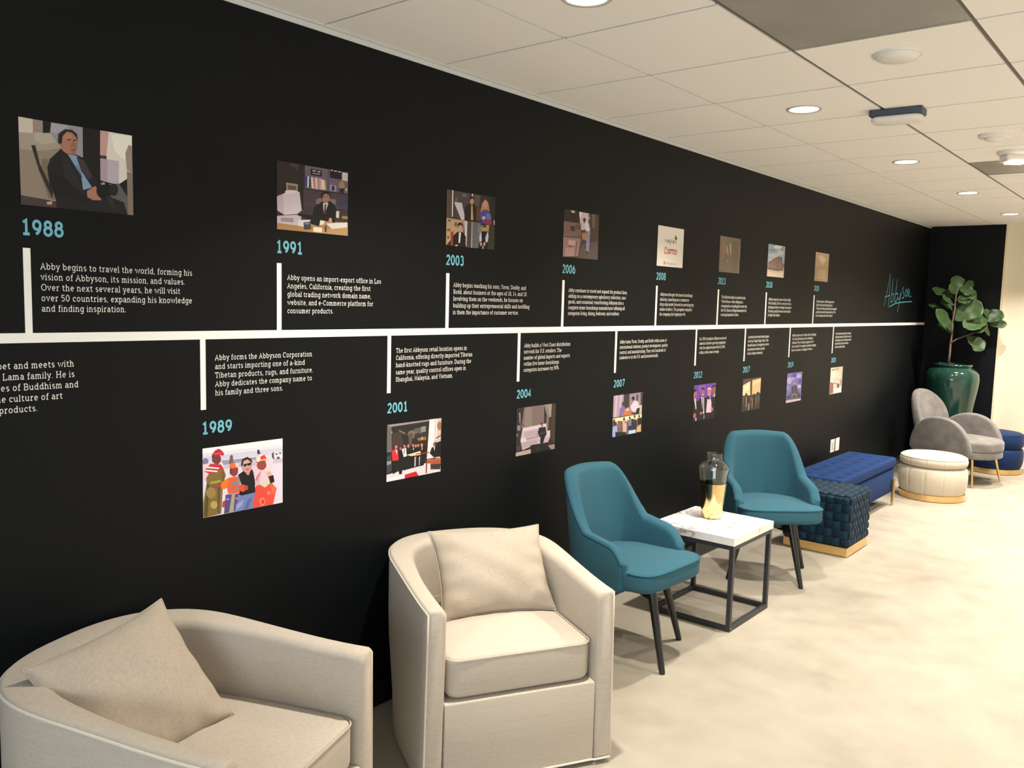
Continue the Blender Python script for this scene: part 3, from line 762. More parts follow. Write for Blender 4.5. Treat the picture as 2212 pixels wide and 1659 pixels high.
picture(2.606, UPZ, [(315,150),(815,225),(815,790),(315,745)], (45,40,38), [
 p((82,67,61),(315,150),(370,158),(370,450),(315,445)), p((212,202,202),(370,158),(382,160),(382,440),(370,438)), p((70,62,66),(390,165),(560,190),(560,480),(390,450)), p((110,95,88),(470,190),(520,198),(515,230),(475,220)), p((105,92,90),(400,250),(420,220),(430,280),(400,300)), p((200,190,196),(390,285),(470,290),(500,420),(500,472),(468,472)), p((215,208,208),(572,190),(584,192),(584,225),(572,222)),
 p((88,76,72),(590,200),(660,210),(650,330),(600,320)), p((22,22,24),(540,300),(612,310),(626,487),(500,475),(500,340)), e((186,142,126),573,267,21,37), p((30,25,25),(548,280),(550,235),(575,218),(598,235),(598,275),(590,250),(575,242),(558,255)), p((192,152,90),(568,310),(580,310),(592,470),(565,470)),
 p((92,57,57),(625,330),(662,340),(660,482),(618,470)), p((172,132,96),(662,385),(680,290),(710,248),(742,280),(758,375),(720,385)), e((190,142,126),712,303,18,32), p((80,70,142),(650,415),(690,360),(742,360),(776,420),(784,517),(680,502)), p((110,60,112),(655,388),(672,390),(670,422),(655,420)), p((72,132,172),(726,400),(779,405),(779,465),(728,460)), p((90,80,150),(742,405),(748,405),(748,462),(742,462)), p((90,80,150),(762,405),(768,405),(768,464),(762,464)), p((152,32,62),(718,470),(782,476),(784,517),(722,510)), e((205,165,155),698,447,18,18),
 p((30,30,28),(758,225),(815,232),(815,500),(785,500),(764,380)), p((185,175,165),(803,470),(822,473),(822,520),(803,517)),
 p((176,151,121),(315,450),(497,478),(492,610),(400,640),(315,745)), e((110,86,62),345,480,16,14), e((110,86,62),410,520,14,24), e((120,95,68),340,580,22,16), e((110,86,62),335,660,12,20), e((120,95,68),470,510,12,12), p((142,52,50),(358,605),(388,588),(388,748),(364,745)), p((202,195,200),(497,478),(530,483),(525,762),(508,700)), p((78,62,54),(530,483),(575,490),(575,768),(525,762)), p((205,200,200),(575,490),(582,490),(582,768),(575,768)),
 p((20,18,20),(430,600),(482,600),(517,650),(517,765),(385,748),(385,640)), p((216,211,211),(445,605),(466,605),(457,717),(442,717)), e((190,145,126),455,557,24,42), p((35,28,28),(426,560),(430,510),(455,498),(484,520),(486,570),(474,530),(445,528),(434,545)), e((190,145,126),422,745,16,10),
 p((96,99,106),(583,490),(670,500),(672,778),(583,768)), p((120,123,128),(640,520),(668,520),(668,640),(640,600)), p((170,150,92),(672,530),(757,520),(748,640),(672,650)), p((50,48,42),(757,530),(815,540),(815,792),(745,787)), p((70,64,58),(760,590),(810,600),(810,606),(760,598)),
 p((20,20,26),(680,590),(747,590),(747,700),(742,787),(648,780),(655,690)), p((192,197,212),(655,640),(676,592),(682,690),(660,712)), p((192,197,212),(740,592),(752,640),(746,702),(724,712),(718,665)), e((186,136,116),707,562,19,28), p((40,30,28),(686,560),(688,535),(708,522),(728,535),(729,560),(718,545),(696,545)), e((192,146,130),675,728,12,20), e((192,146,130),710,728,12,20), p((190,185,140),(690,750),(702,750),(700,782),(690,780))],
 'printed collage of four photos of people above 2003')
picture(3.446, UPZ, [(205,185),(625,240),(613,778),(203,748)], (70,62,58), [
 p((40,36,34),(205,185),(410,215),(410,350),(205,335)), p((190,180,170),(288,196),(335,200),(330,228),(292,222)), p((192,177,187),(385,210),(500,225),(500,420),(405,430)), p((225,215,220),(388,212),(412,214),(410,270),(388,268)), p((72,62,55),(500,225),(625,240),(613,778),(480,770)), p((170,140,120),(498,265),(515,268),(510,300),(498,295)), p((110,92,78),(540,230),(580,235),(575,400),(540,390)),
 p((120,92,85),(205,330),(410,350),(410,560),(205,510)), p((60,50,48),(285,380),(340,390),(335,450),(285,440)), p((90,72,68),(340,360),(410,380),(410,430),(350,420)), p((150,120,118),(203,490),(410,540),(380,740),(203,748)), p((95,72,70),(205,500),(300,510),(410,500),(410,520),(300,530),(205,515)), p((192,152,152),(265,550),(350,560),(340,610),(265,612)), p((172,140,138),(230,640),(340,640),(330,740),(230,745)), p((110,84,82),(270,610),(310,620),(300,640),(270,630)), p((110,84,82),(360,570),(370,570),(350,735),(340,735)),
 p((90,80,74),(420,600),(613,560),(613,778),(380,765)), p((206,201,216),(448,330),(500,345),(518,430),(480,452),(455,410)), e((40,32,32),447,307,17,25), p((112,72,62),(440,325),(452,325),(455,350),(442,350)), p((136,131,171),(478,440),(520,440),(507,695),(470,670)), p((166,121,86),(420,460),(482,470),(478,552),(425,542)), e((150,80,70),460,455,14,12), e((25,25,25),488,692,12,12), e((35,30,30),460,628,10,8)],
 'square printed photo of a man in white shirt lifting boxes above 2006')
# card with three shop names
def unit_text(s, x0, x1, yb, cap, weight, serif=True, slant=0.0, track=2.0):
    v, f, adv = text_line(s, weight, track, serif)
    k = (x1-x0)/adv; ky = cap/70
    q = [(x0+(a[0]+slant*a[1])*k, yb-a[1]*ky) for a in v]
    return [[q[i] for i in fc] for fc in f]
picture(4.378, UPZ, [(0,0),(100,0),(100,100),(0,100)], (226,222,214), [
 ('g', unit_text('wayfair', .27, .73, .40, .115, 11, False), (78,62,84)),
 e((120,120,60),68,22,3.2,3.6), e((84,100,50),71,26.5,3.2,3.4), e((90,70,40),67,27,2.6,3.2), e((60,60,60),69.5,24.6,1.6,1.8),
 ('g', unit_text('OSTCO', .35, .745, .672, .115, 18, False, .16), (196,40,52)),
 ('g', unit_text('C', .255, .335, .68, .16, 15, False, .16), (196,40,52)),
 p((190,44,52),(25,88),(31,88),(30,96),(26,96)), ('g', [[(.265,.885),(.275,.885),(.29,.955),(.28,.955)]], (230,226,220)),
 ('g', unit_text('overstock.com', .335, .755, .945, .062, 9, False), (122,116,116))],
 'white printed card with three shop names above 2008')
picture(5.188, UPZ, [(232,188),(515,230),(497,715),(215,692)], (118,107,93), [
 p((126,114,100),(232,188),(320,200),(300,330),(225,420)), p((150,112,97),(268,360),(285,310),(300,290),(312,420),(285,430),(262,560),(255,470)), p((172,152,132),(320,330),(336,330),(345,480),(322,410)), p((192,172,152),(363,300),(380,300),(383,470),(370,420)), p((128,112,98),(300,300),(318,340),(322,420),(308,400)), p((200,182,152),(330,525),(346,540),(338,558)), p((136,111,92),(255,480),(272,480),(265,650),(250,640)), p((150,140,130),(500,330),(508,330),(502,520),(494,500)), p((110,99,86),(400,260),(490,270),(470,690),(400,690))],
 'greyish brown printed photo of people in dim light above 2013')
picture(5.973, UPZ, [(903,305),(1147,343),(1130,780),(890,765)], (150,174,200), [
 e((220,214,206),1040,350,60,28), e((128,153,184),960,395,60,25), e((190,195,200),1080,430,50,40), e((196,197,197),980,470,80,30), e((135,160,190),1110,380,30,30), e((170,185,200),930,530,40,30),
 e((112,112,82),1122,612,14,32), p((142,120,110),(903,582),(1045,490),(1105,505),(1122,682),(900,662)), p((122,100,92),(1048,490),(1105,505),(1122,682),(1040,684)), p((90,74,70),(903,576),(1045,484),(1105,498),(1105,508),(1045,496),(905,588)), p((110,92,88),(940,570),(946,566),(946,668),(940,668)), p((110,92,88),(985,540),(992,536),(992,672),(985,672)), p((110,92,88),(1018,518),(1026,514),(1026,676),(1018,676)), p((150,128,116),(1070,530),(1085,534),(1090,680),(1072,682)), p((100,82,80),(895,640),(1040,668),(1122,664),(1122,684),(1040,690),(895,664)),
 p((206,191,173),(890,664),(1040,688),(1135,676),(1130,780),(890,765)), p((190,172,155),(890,668),(1040,690),(1135,680),(1135,700),(1000,712),(890,690))],
 'printed photo of a large brick building under blue sky above 2018')
picture(6.930, UPZ, [(1570,425),(1765,443),(1745,838),(1558,830)], (176,154,124), [
 p((186,164,136),(1570,425),(1765,443),(1760,520),(1565,500)), p((216,192,162),(1598,490),(1652,463),(1727,525),(1675,612),(1650,585)), p((204,180,150),(1640,560),(1700,570),(1675,612)), p((168,144,112),(1560,640),(1755,620),(1745,838),(1558,830)), p((182,160,132),(1600,680),(1720,660),(1700,800),(1600,800))],
 'tan printed photo with a pale angular shape, last one above the bar')
SKP = (205,150,140)
picture(1.472, DNZ, [(325,625),(1327,497),(1337,1300),(348,1500)], (224,214,232), [
 p((204,204,224),(325,625),(1327,497),(1330,690),(1000,720),(330,790)), p((240,240,242),(325,625),(1327,497),(1328,570),(325,690)), p((222,222,234),(325,690),(1328,570),(1328,610),(325,735)), p((150,150,172),(560,775),(830,750),(1000,730),(1000,800),(600,840)), p((196,190,210),(600,830),(1000,760),(1330,730),(1330,800),(600,880)),
 e((130,120,162),365,790,38,45), p((228,205,222),(330,830),(430,800),(450,900),(330,960)), p((110,90,92),(672,720),(690,698),(708,715),(716,810),(663,820)), p((60,50,72),(1012,650),(1025,632),(1040,650),(1052,692),(1015,695)), p((226,226,236),(1228,705),(1260,680),(1327,668),(1330,745),(1235,755)), p((82,82,102),(1238,695),(1265,682),(1270,700),(1240,708)), p((82,82,102),(1285,680),(1310,672),(1312,690),(1288,696)), e((92,92,112),1275,742,22,16), p((82,60,82),(1195,690),(1215,663),(1224,762),(1200,762)),
 p((230,200,215),(330,930),(420,900),(400,980),(340,1040)), p((126,106,56),(420,920),(590,865),(622,960),(590,1080),(572,1440),(350,1502),(345,1300),(385,1060),(375,1000)), p((90,74,40),(390,1060),(420,1080),(400,1480),(355,1480)), e((150,130,76),440,1180,60,70), e((176,161,92),480,1332,45,48), p((96,80,44),(520,1060),(560,1050),(545,1440),(525,1440)), p((110,92,50),(575,900),(620,950),(600,1040),(570,1010)),
 p((202,46,66),(345,905),(430,815),(560,825),(592,880),(500,930),(400,937)), p((232,227,222),(392,850),(542,866),(530,884),(380,870)), p((232,227,222),(362,888),(522,903),(510,922),(352,906)), p((50,60,50),(378,872),(528,886),(524,894),(374,880)), p((160,162,56),(430,1042),(560,1020),(560,1050),(430,1072)),
 p((70,22,36),(445,700),(475,700),(475,800),(452,792)), e((124,58,62),507,757,52,66), p((90,40,44),(480,750),(500,748),(500,756),(480,758)), p((90,40,44),(520,748),(540,746),(540,754),(520,756)), p((192,42,62),(452,692),(480,650),(528,624),(566,648),(594,684),(590,712),(520,702),(455,715)), p((235,120,120),(480,690),(560,676),(560,684),(482,698)),
 p((190,60,60),(590,1290),(630,1270),(620,1360),(580,1360)), p((226,97,52),(660,990),(775,975),(802,1050),(790,1180),(660,1195),(640,1110),(565,1135),(560,1055)), p((240,120,40),(565,1060),(650,1000),(660,1060),(620,1130),(565,1130)), e((122,132,152),732,1100,50,62), e((216,92,62),725,1112,34,40), p((130,140,150),(770,980),(800,1010),(800,1080),(770,1060)),
 p((86,72,132),(625,1205),(792,1190),(740,1410),(608,1442)), p((172,157,132),(700,1200),(742,1198),(722,1422),(668,1430)), e((150,140,190),650,1260,20,14), e((150,140,190),765,1250,18,14), e((140,60,56),725,900,50,72), p((100,40,40),(672,880),(690,870),(690,940),(676,950)), p((232,112,62),(668,872),(680,808),(735,800),(776,855),(740,868)), p((238,205,205),(735,800),(776,820),(776,858),(745,850)), e((152,76,76),505,1090,56,24), 
 p((26,23,29),(775,955),(850,900),(945,885),(978,940),(992,1172),(850,1222),(790,1205),(815,1060)), p((44,40,46),(840,905),(950,890),(960,920),(880,950)), p((196,140,130),(860,900),(930,890),(910,960),(880,950)), e((206,150,140),885,842,62,86), e((215,162,150),880,790,42,34), p((160,90,86),(868,880),(915,872),(905,892),(880,894)), p((50,40,45),(808,830),(828,752),(885,728),(938,755),(952,805),(932,795),(890,760),(842,780),(826,845)), p((26,16,26),(835,825),(938,798),(936,828),(900,840),(885,826),(868,848),(846,850)),
 p((112,127,182),(790,1222),(995,1172),(960,1372),(735,1422),(750,1340)), p((90,104,160),(900,1260),(960,1230),(900,1380),(850,1390)), p((150,160,205),(760,1330),(850,1260),(830,1330),(760,1400)), e((216,82,52),832,1120,42,46), e((150,80,76),880,1115,22,34),
 p((226,196,206),(955,880),(1000,800),(1125,830),(1175,900),(1165,1020),(1170,1080),(995,1070)), p((210,170,185),(1000,960),(1060,920),(1040,1060),(1000,1060)), p((200,70,90),(990,1020),(1050,910),(1056,916),(1000,1030)), p((232,207,217),(1120,745),(1190,728),(1222,770),(1165,915),(1110,890)), e((150,70,66),1065,832,60,62), p((236,222,217),(995,770),(1040,700),(1110,700),(1138,750),(1010,795)), p((217,62,52),(1048,725),(1100,700),(1128,750),(1050,765)), p((240,170,90),(1040,770),(1120,758),(1122,768),(1040,780)),
 p((226,77,66),(1000,1090),(1200,1065),(1255,1120),(1215,1320),(958,1372)), p((236,110,70),(1180,1080),(1250,1110),(1225,1200),(1190,1160)), e((237,132,102),1080,1290,36,50), e((200,60,56),1085,1290,18,28), e((240,120,100),1160,1180,24,24), p((202,217,172),(1045,1075),(1150,1018),(1172,1060),(1110,1112)), p((30,26,33),(1150,975),(1212,955),(1228,1040),(1180,1062)), e((225,170,160),1160,940,30,30)],
 'square printed photo of four people in colourful dress below 1989')
picture(2.284, DNZ, [(273,962),(843,893),(830,1455),(263,1565)], (40,38,38), [
 p((62,52,48),(330,1050),(420,1030),(450,1180),(330,1210)), p((110,100,92),(395,1010),(470,1050),(460,1065),(400,1030)), e((112,102,92),540,1062,50,42), p((86,76,70),(500,1050),(545,1050),(530,1180),(500,1180)), p((90,86,84),(560,1000),(680,985),(640,1060),(560,1040)), p((132,132,132),(630,985),(680,975),(680,1035),(632,1042)), p((50,46,46),(560,1060),(690,1045),(690,1100),(560,1110)), p((142,102,62),(590,1105),(682,1090),(682,1122),(600,1132)), e((190,140,80),640,1105,14,16), e((190,190,195),318,1040,10,12),
 p((150,135,140),(273,962),(740,903),(740,920),(300,985)), p((102,97,97),(273,975),(320,980),(322,1245),(268,1255)), p((226,216,221),(720,905),(776,898),(770,1310),(688,1325)), p((202,177,177),(776,898),(843,893),(835,1135),(790,1152),(770,1135)), p((225,212,212),(785,900),(800,900),(795,1120),(782,1130)), e((150,110,82),822,975,25,45), p((60,50,50),(785,1100),(835,1070),(837,1080),(785,1114)),
 p((221,206,216),(263,1490),(600,1395),(830,1310),(832,1458),(263,1568)), p((236,226,232),(263,1530),(455,1490),(455,1528),(263,1568)), p((62,62,67),(266,1300),(316,1270),(318,1440),(265,1485)), p((140,140,145),(268,1350),(315,1340),(315,1372),(268,1390)), p((192,32,42),(455,1490),(575,1453),(602,1502),(455,1530)),
 p((24,24,26),(470,1235),(690,1185),(680,1260),(655,1390),(600,1402),(440,1445),(452,1310)), p((190,170,175),(560,1300),(575,1298),(570,1400),(556,1402)), p((190,170,175),(606,1300),(618,1298),(612,1390),(604,1392)), 
 e((190,122,112),545,1180,11,16), e((190,122,112),572,1186,11,16), e((190,122,112),598,1180,11,16), e((200,132,122),636,1176,12,18), e((190,122,112),495,1186,12,18), e((180,112,102),455,1190,13,18), p((225,220,225),(545,1200),(552,1200),(550,1230),(545,1230)), p((225,220,225),(634,1196),(641,1196),(640,1228),(634,1228)),
 p((24,24,26),(395,1222),(430,1220),(458,1310),(422,1482),(395,1484)), e((170,100,92),412,1212,12,17), p((226,221,226),(425,1218),(470,1205),(477,1292),(445,1302)), p((30,26,30),(448,1215),(455,1215),(454,1270),(448,1270)), p((206,46,61),(318,1240),(345,1215),(385,1225),(392,1332),(326,1345)), p((235,220,225),(360,1225),(374,1225),(372,1280)), p((20,20,22),(330,1340),(382,1338),(365,1462),(330,1482)), e((190,122,112),366,1196,14,20),
 p((226,206,162),(475,1280),(620,1238),(622,1280),(520,1292)), p((172,42,47),(570,1266),(712,1250),(712,1260),(570,1276)), p((22,22,24),(740,1200),(797,1195),(806,1292),(760,1305),(718,1262)), p((226,221,226),(758,1195),(772,1195),(766,1240)), e((132,86,76),767,1170,13,21), p((22,22,24),(805,1150),(840,1138),(837,1292),(808,1292)), p((60,50,50),(725,1375),(830,1375),(826,1432),(728,1432)), p((166,82,56),(688,1332),(834,1315),(834,1377),(688,1367)), p((205,110,70),(695,1330),(834,1316),(834,1324),(695,1340)), p((190,190,170),(775,1305),(822,1298),(822,1312),(778,1316)), p((122,72,62),(680,1340),(692,1340),(686,1472),(674,1472))],
 'square printed photo of a ribbon cutting with red jacket figure below 2001')
picture(3.114, DNZ, [(205,878),(650,838),(648,1375),(185,1458)], (42,38,38), [
 p((116,101,99),(290,870),(520,850),(520,1070),(255,1115)), p((130,116,112),(300,880),(380,872),(380,1090),(290,1100)), p((150,135,132),(520,848),(608,838),(600,990),(560,1000)), p((120,106,102),(540,860),(555,860),(580,990),(565,995)), p((112,97,94),(545,990),(580,995),(570,1142),(545,1132)), p((60,52,48),(605,838),(652,836),(648,1310),(590,1250)), p((152,142,142),(230,930),(245,930),(245,1050),(235,1050)), p((90,78,76),(245,1060),(290,1070),(290,1085),(245,1090)), p((122,122,132),(205,1080),(245,1080),(245,1142),(210,1142)), p((100,100,105),(190,1180),(220,1180),(220,1210),(190,1210)),
 p((186,166,179),(270,1112),(547,1065),(557,1150),(592,1148),(592,1230),(570,1292),(365,1322),(360,1342),(265,1382),(243,1260)), p((204,186,198),(275,1115),(540,1070),(540,1110),(280,1150)), p((152,137,147),(310,1238),(460,1208),(460,1224),(320,1260)), p((172,154,166),(280,1160),(450,1130),(450,1200),(310,1230)), e((206,191,201),280,1262,34,34), p((170,152,163),(250,1290),(440,1250),(440,1300),(265,1360)), p((200,186,196),(555,1160),(592,1150),(590,1230),(560,1230)),
 p((28,28,40),(463,1112),(537,1105),(552,1190),(530,1232),(470,1226),(447,1170)), p((70,66,74),(475,1180),(545,1160),(545,1172),(478,1194)), e((150,105,100),495,1082,14,23), p((30,24,26),(480,1080),(484,1058),(500,1054),(510,1070),(500,1066)), p((25,25,28),(480,1225),(532,1225),(512,1302),(478,1302)), p((150,105,100),(440,1180),(452,1180),(448,1222),(440,1222)), p((30,28,28),(365,1332),(560,1290),(612,1372),(370,1424)), p((56,52,54),(440,1350),(460,1346),(455,1405),(440,1408)), p((176,156,151),(187,1412),(365,1370),(367,1424),(185,1460)), p((152,132,127),(570,1330),(650,1318),(650,1376),(610,1382)), p((70,60,60),(200,1330),(250,1330),(245,1370),(195,1400))],
 'dim printed photo of a person sitting on a pale sofa below 2004')
picture(3.967, DNZ, [(1350,728),(1698,692),(1690,1170),(1352,1222)], (60,54,56), [
 p((166,146,166),(1350,728),(1470,715),(1470,840),(1440,930),(1420,985),(1350,990)), p((190,172,190),(1375,725),(1395,723),(1390,985),(1372,985)), p((190,172,190),(1430,718),(1445,717),(1440,860),(1425,880)), p((142,126,142),(1540,708),(1698,692),(1690,955),(1540,930)), p((70,60,66),(1625,720),(1645,720),(1640,800),(1622,790)), p((72,62,67),(1672,698),(1700,694),(1692,870),(1675,860)), p((190,180,180),(1640,860),(1692,850),(1690,950),(1640,950)), p((186,112,76),(1440,935),(1530,870),(1562,940),(1592,962),(1440,978)), p((225,170,100),(1495,900),(1530,868),(1540,910),(1500,920)), p((112,106,162),(1428,890),(1468,840),(1502,890),(1470,945),(1428,985)), e((72,52,52),1467,830,16,27), p((206,191,206),(1555,860),(1600,790),(1642,808),(1668,890),(1600,935),(1566,910)), e((45,35,36),1583,768,18,26), p((140,90,80),(1570,780),(1585,780),(1585,800),(1572,800)), p((40,36,40),(1630,890),(1668,880),(1660,950),(1620,950)),
 p((112,88,82),(1350,1002),(1692,955),(1692,1172),(1350,1224)), p((236,216,172),(1350,1002),(1692,955),(1692,1012),(1355,1066)), p((190,160,130),(1350,1040),(1692,1000),(1692,1020),(1355,1070)), p((60,52,56),(1355,1020),(1375,1005),(1380,1060),(1355,1070)), e((60,45,45),1380,1065,16,24), p((142,162,208),(1352,1100),(1400,1080),(1412,1160),(1386,1222),(1352,1212)), e((70,50,48),1425,1045,10,16), e((70,50,48),1450,1050,10,16), e((80,60,56),1482,1010,12,20), p((192,167,167),(1465,1050),(1516,1060),(1516,1182),(1475,1170)), p((150,90,90),(1400,1070),(1440,1060),(1445,1110),(1410,1120)), p((50,50,60),(1525,1040),(1575,1010),(1632,1030),(1632,1132),(1540,1162)), e((60,42,40),1550,1000,10,18), p((110,120,150),(1530,1040),(1570,1020),(1570,1090),(1535,1100)), e((60,42,40),1607,985,11,18), e((60,42,40),1660,985,10,18), p((40,38,44),(1640,1010),(1690,1000),(1690,1080),(1650,1090)), p((40,38,40),(1385,1160),(1512,1165),(1512,1205),(1390,1220)), p((172,202,226),(1540,1150),(1622,1142),(1622,1182),(1540,1192)), p((197,167,122),(1640,1110),(1682,1078),(1686,1168),(1630,1172))],
 'printed collage of two meeting photos below 2007')
picture(4.918, DNZ, [(200,738),(450,716),(440,1110),(190,1145)], (28,26,28), [
 p((106,66,166),(200,738),(450,716),(445,850),(400,900),(330,900),(240,930),(195,880)), p((122,80,180),(250,740),(330,732),(330,800),(260,820)), p((26,26,29),(195,880),(240,922),(275,880),(330,880),(365,868),(420,880),(447,860),(440,1112),(188,1147)), 
 e((166,96,101),213,835,22,50), p((40,30,40),(195,825),(200,785),(220,778),(236,800),(228,800),(205,815)), e((152,92,96),302,816,22,50), p((45,32,40),(282,800),(288,768),(305,763),(322,775),(324,800),(312,785),(292,788)), e((186,112,116),374,815,23,48), p((206,186,206),(352,800),(358,772),(376,766),(394,775),(397,800),(385,788),(365,788)), e((142,86,86),427,792,22,48), p((35,28,36),(406,790),(410,748),(428,738),(446,752),(448,770),(430,758),(415,768)),
 p((80,40,44),(205,860),(222,858),(222,864),(205,866)), p((235,215,215),(292,842),(312,840),(311,848),(294,850)), p((235,210,210),(366,842),(384,840),(383,848),(368,850)),
 p((216,201,216),(203,885),(222,890),(232,1000),(225,1012)), p((216,201,216),(283,870),(316,878),(322,1060),(306,1062)), p((40,38,52),(297,878),(306,878),(312,1040),(302,1040)), p((222,190,212),(354,900),(386,868),(402,940),(402,1052),(343,1052)), p((40,36,46),(362,885),(385,880),(385,900),(362,905)), p((210,200,212),(424,862),(440,832),(442,862),(430,882)), e((166,96,96),213,1080,17,30), e((166,96,96),284,1056,13,18), e((186,122,122),408,1015,14,22), p((210,200,212),(222,1110),(236,1105),(232,1142),(224,1142)), p((200,190,205),(318,1075),(324,1075),(322,1122),(316,1122))],
 'printed photo of four people in dark suits on purple below 2012')
picture(5.657, DNZ, [(757,675),(965,663),(948,1030),(740,1050)], (60,50,45), [
 p((76,70,76),(757,675),(840,668),(840,702),(760,742)), p((226,196,156),(757,745),(840,702),(840,866),(752,866)), p((240,216,176),(770,760),(830,730),(830,800),(770,810)), p((216,176,131),(860,690),(966,673),(956,880),(860,892)), p((235,200,155),(870,720),(955,690),(955,720),(870,750)), p((90,74,66),(860,680),(966,663),(966,676),(860,694)), p((76,56,46),(840,668),(862,666),(860,892),(840,892)),
 p((55,48,45),(750,858),(775,870),(795,830),(815,870),(850,880),(880,850),(900,862),(930,830),(957,855),(948,1032),(738,1052)), p((150,125,112),(790,880),(802,880),(800,1000),(790,1000)), p((110,90,82),(760,880),(768,880),(765,960),(757,960)), p((152,127,112),(862,900),(870,900),(866,1010),(858,1010)), p((120,100,92),(905,880),(914,880),(910,990),(902,990)), p((90,80,110),(930,870),(946,868),(942,960),(930,965)), p((170,150,140),(820,960),(832,960),(826,1040),(818,1040)), p((30,26,26),(805,870),(815,870),(818,990),(806,990)), p((30,26,26),(875,870),(892,870),(890,1010),(876,1010)), p((140,110,100),(845,890),(855,890),(852,930),(846,930))],
 'printed photo of a crowd in a bright hall below 2017')
picture(6.476, DNZ, [(1270,618),(1438,602),(1420,930),(1250,960)], (116,106,170), [
 e((166,161,206),1290,700,28,40), e((166,156,206),1395,650,34,24), e((82,76,152),1350,640,26,24), e((150,145,198),1330,680,24,16), e((84,78,152),1410,710,20,30), e((176,170,210),1400,770,24,20), e((140,136,190),1275,780,16,30),
 p((86,83,96),(1350,708),(1382,760),(1388,815),(1416,850),(1416,912),(1253,922),(1270,856),(1312,830),(1315,770)), p((60,60,76),(1345,740),(1376,770),(1370,842),(1320,842),(1320,780)), p((152,142,162),(1320,768),(1350,710),(1380,765),(1350,742)), p((110,106,120),(1345,750),(1352,750),(1350,842),(1342,842)), p((130,124,138),(1262,870),(1312,838),(1312,846),(1260,880)), p((122,117,127),(1310,895),(1330,850),(1362,850),(1385,890)), p((60,58,70),(1325,895),(1338,868),(1358,868),(1370,890)), p((56,54,66),(1268,880),(1300,870),(1300,900),(1264,906)), p((56,54,66),(1388,862),(1410,860),(1410,892),(1390,894)), p((190,176,196),(1250,926),(1422,904),(1420,932),(1250,962)), p((92,82,92),(1252,918),(1420,898),(1420,908),(1252,928))],
 'printed photo of a grey tower under violet sky below 2019')
picture(7.460, DNZ, [(1760,558),(1900,543),(1885,838),(1745,865)], (214,194,178), [
 p((226,212,200),(1760,558),(1820,552),(1810,720),(1756,720)), p((198,178,164),(1862,548),(1900,543),(1890,720),(1858,720)), e((152,152,122),1790,580,22,16), e((158,156,128),1835,572,26,18), p((180,172,160),(1770,610),(1862,600),(1862,606),(1770,616)), e((190,170,160),1802,692,16,26), e((196,178,168),1836,690,14,22), e((214,196,184),1802,690,10,18), p((142,96,96),(1755,722),(1792,730),(1790,845),(1746,862)), p((162,122,112),(1780,728),(1845,733),(1845,745),(1785,745)), p((72,72,96),(1833,745),(1862,740),(1856,796),(1836,798)), p((228,214,200),(1795,800),(1886,780),(1885,838),(1790,855)), p((170,130,122),(1865,690),(1888,690),(1885,760),(1865,765))],
 'pale pinkish printed photo of a room interior, last one below the bar')

# ------------------------------------------------------------------ wall outlets
for (y, lb) in ((7.620, 'left of the two white wall plates above the blue bench'), (7.748, 'right of the two white wall plates above the blue bench')):
    t = thing('wall_outlet', lb, 'outlet', (0, y, .459), 0, 'wall plates above the bench')
    obj('plate', bevbox(.0002, .006, -.049, .049, -.058, .058, .002), M['white_plastic'], t)
    obj('socket', bevbox(.005, .008, -.018, .018, -.034, .034, .001), M['trim_ring'] if 'left' in lb else M['white_plastic'], t)

# ------------------------------------------------------------------ cream tub chairs
def u_path(hw, xf_, xb, xc, ry_pow=2.0, ns=10, na=28):
    """Plan of a wrap-around back: left arm front -> round the back -> right arm front. Returns (x, y, outward normal)."""
    P = [(xf_+(xc-xf_)*k/ns, hw) for k in range(ns)]
    for k in range(na+1):
        a = pi/2+pi*k/na
        c, s = cos(a), sin(a); q = 2.0/ry_pow
        P.append((xc+(xc-xb)*math.copysign(abs(c)**q, c), hw*math.copysign(abs(s)**q, s)))
    P += [(xc+(xf_-xc)*k/ns, -hw) for k in range(1, ns+1)]
    N = []
    for i in range(len(P)):
        a = P[max(i-1, 0)]; b = P[min(i+1, len(P)-1)]
        d = Vector((b[0]-a[0], b[1]-a[1])).normalized()
        n = Vector((d.y, -d.x))
        if n.dot(Vector((P[i][0]-xc*.5, P[i][1]))) < 0: n = -n
        N.append(n)
    return P, N
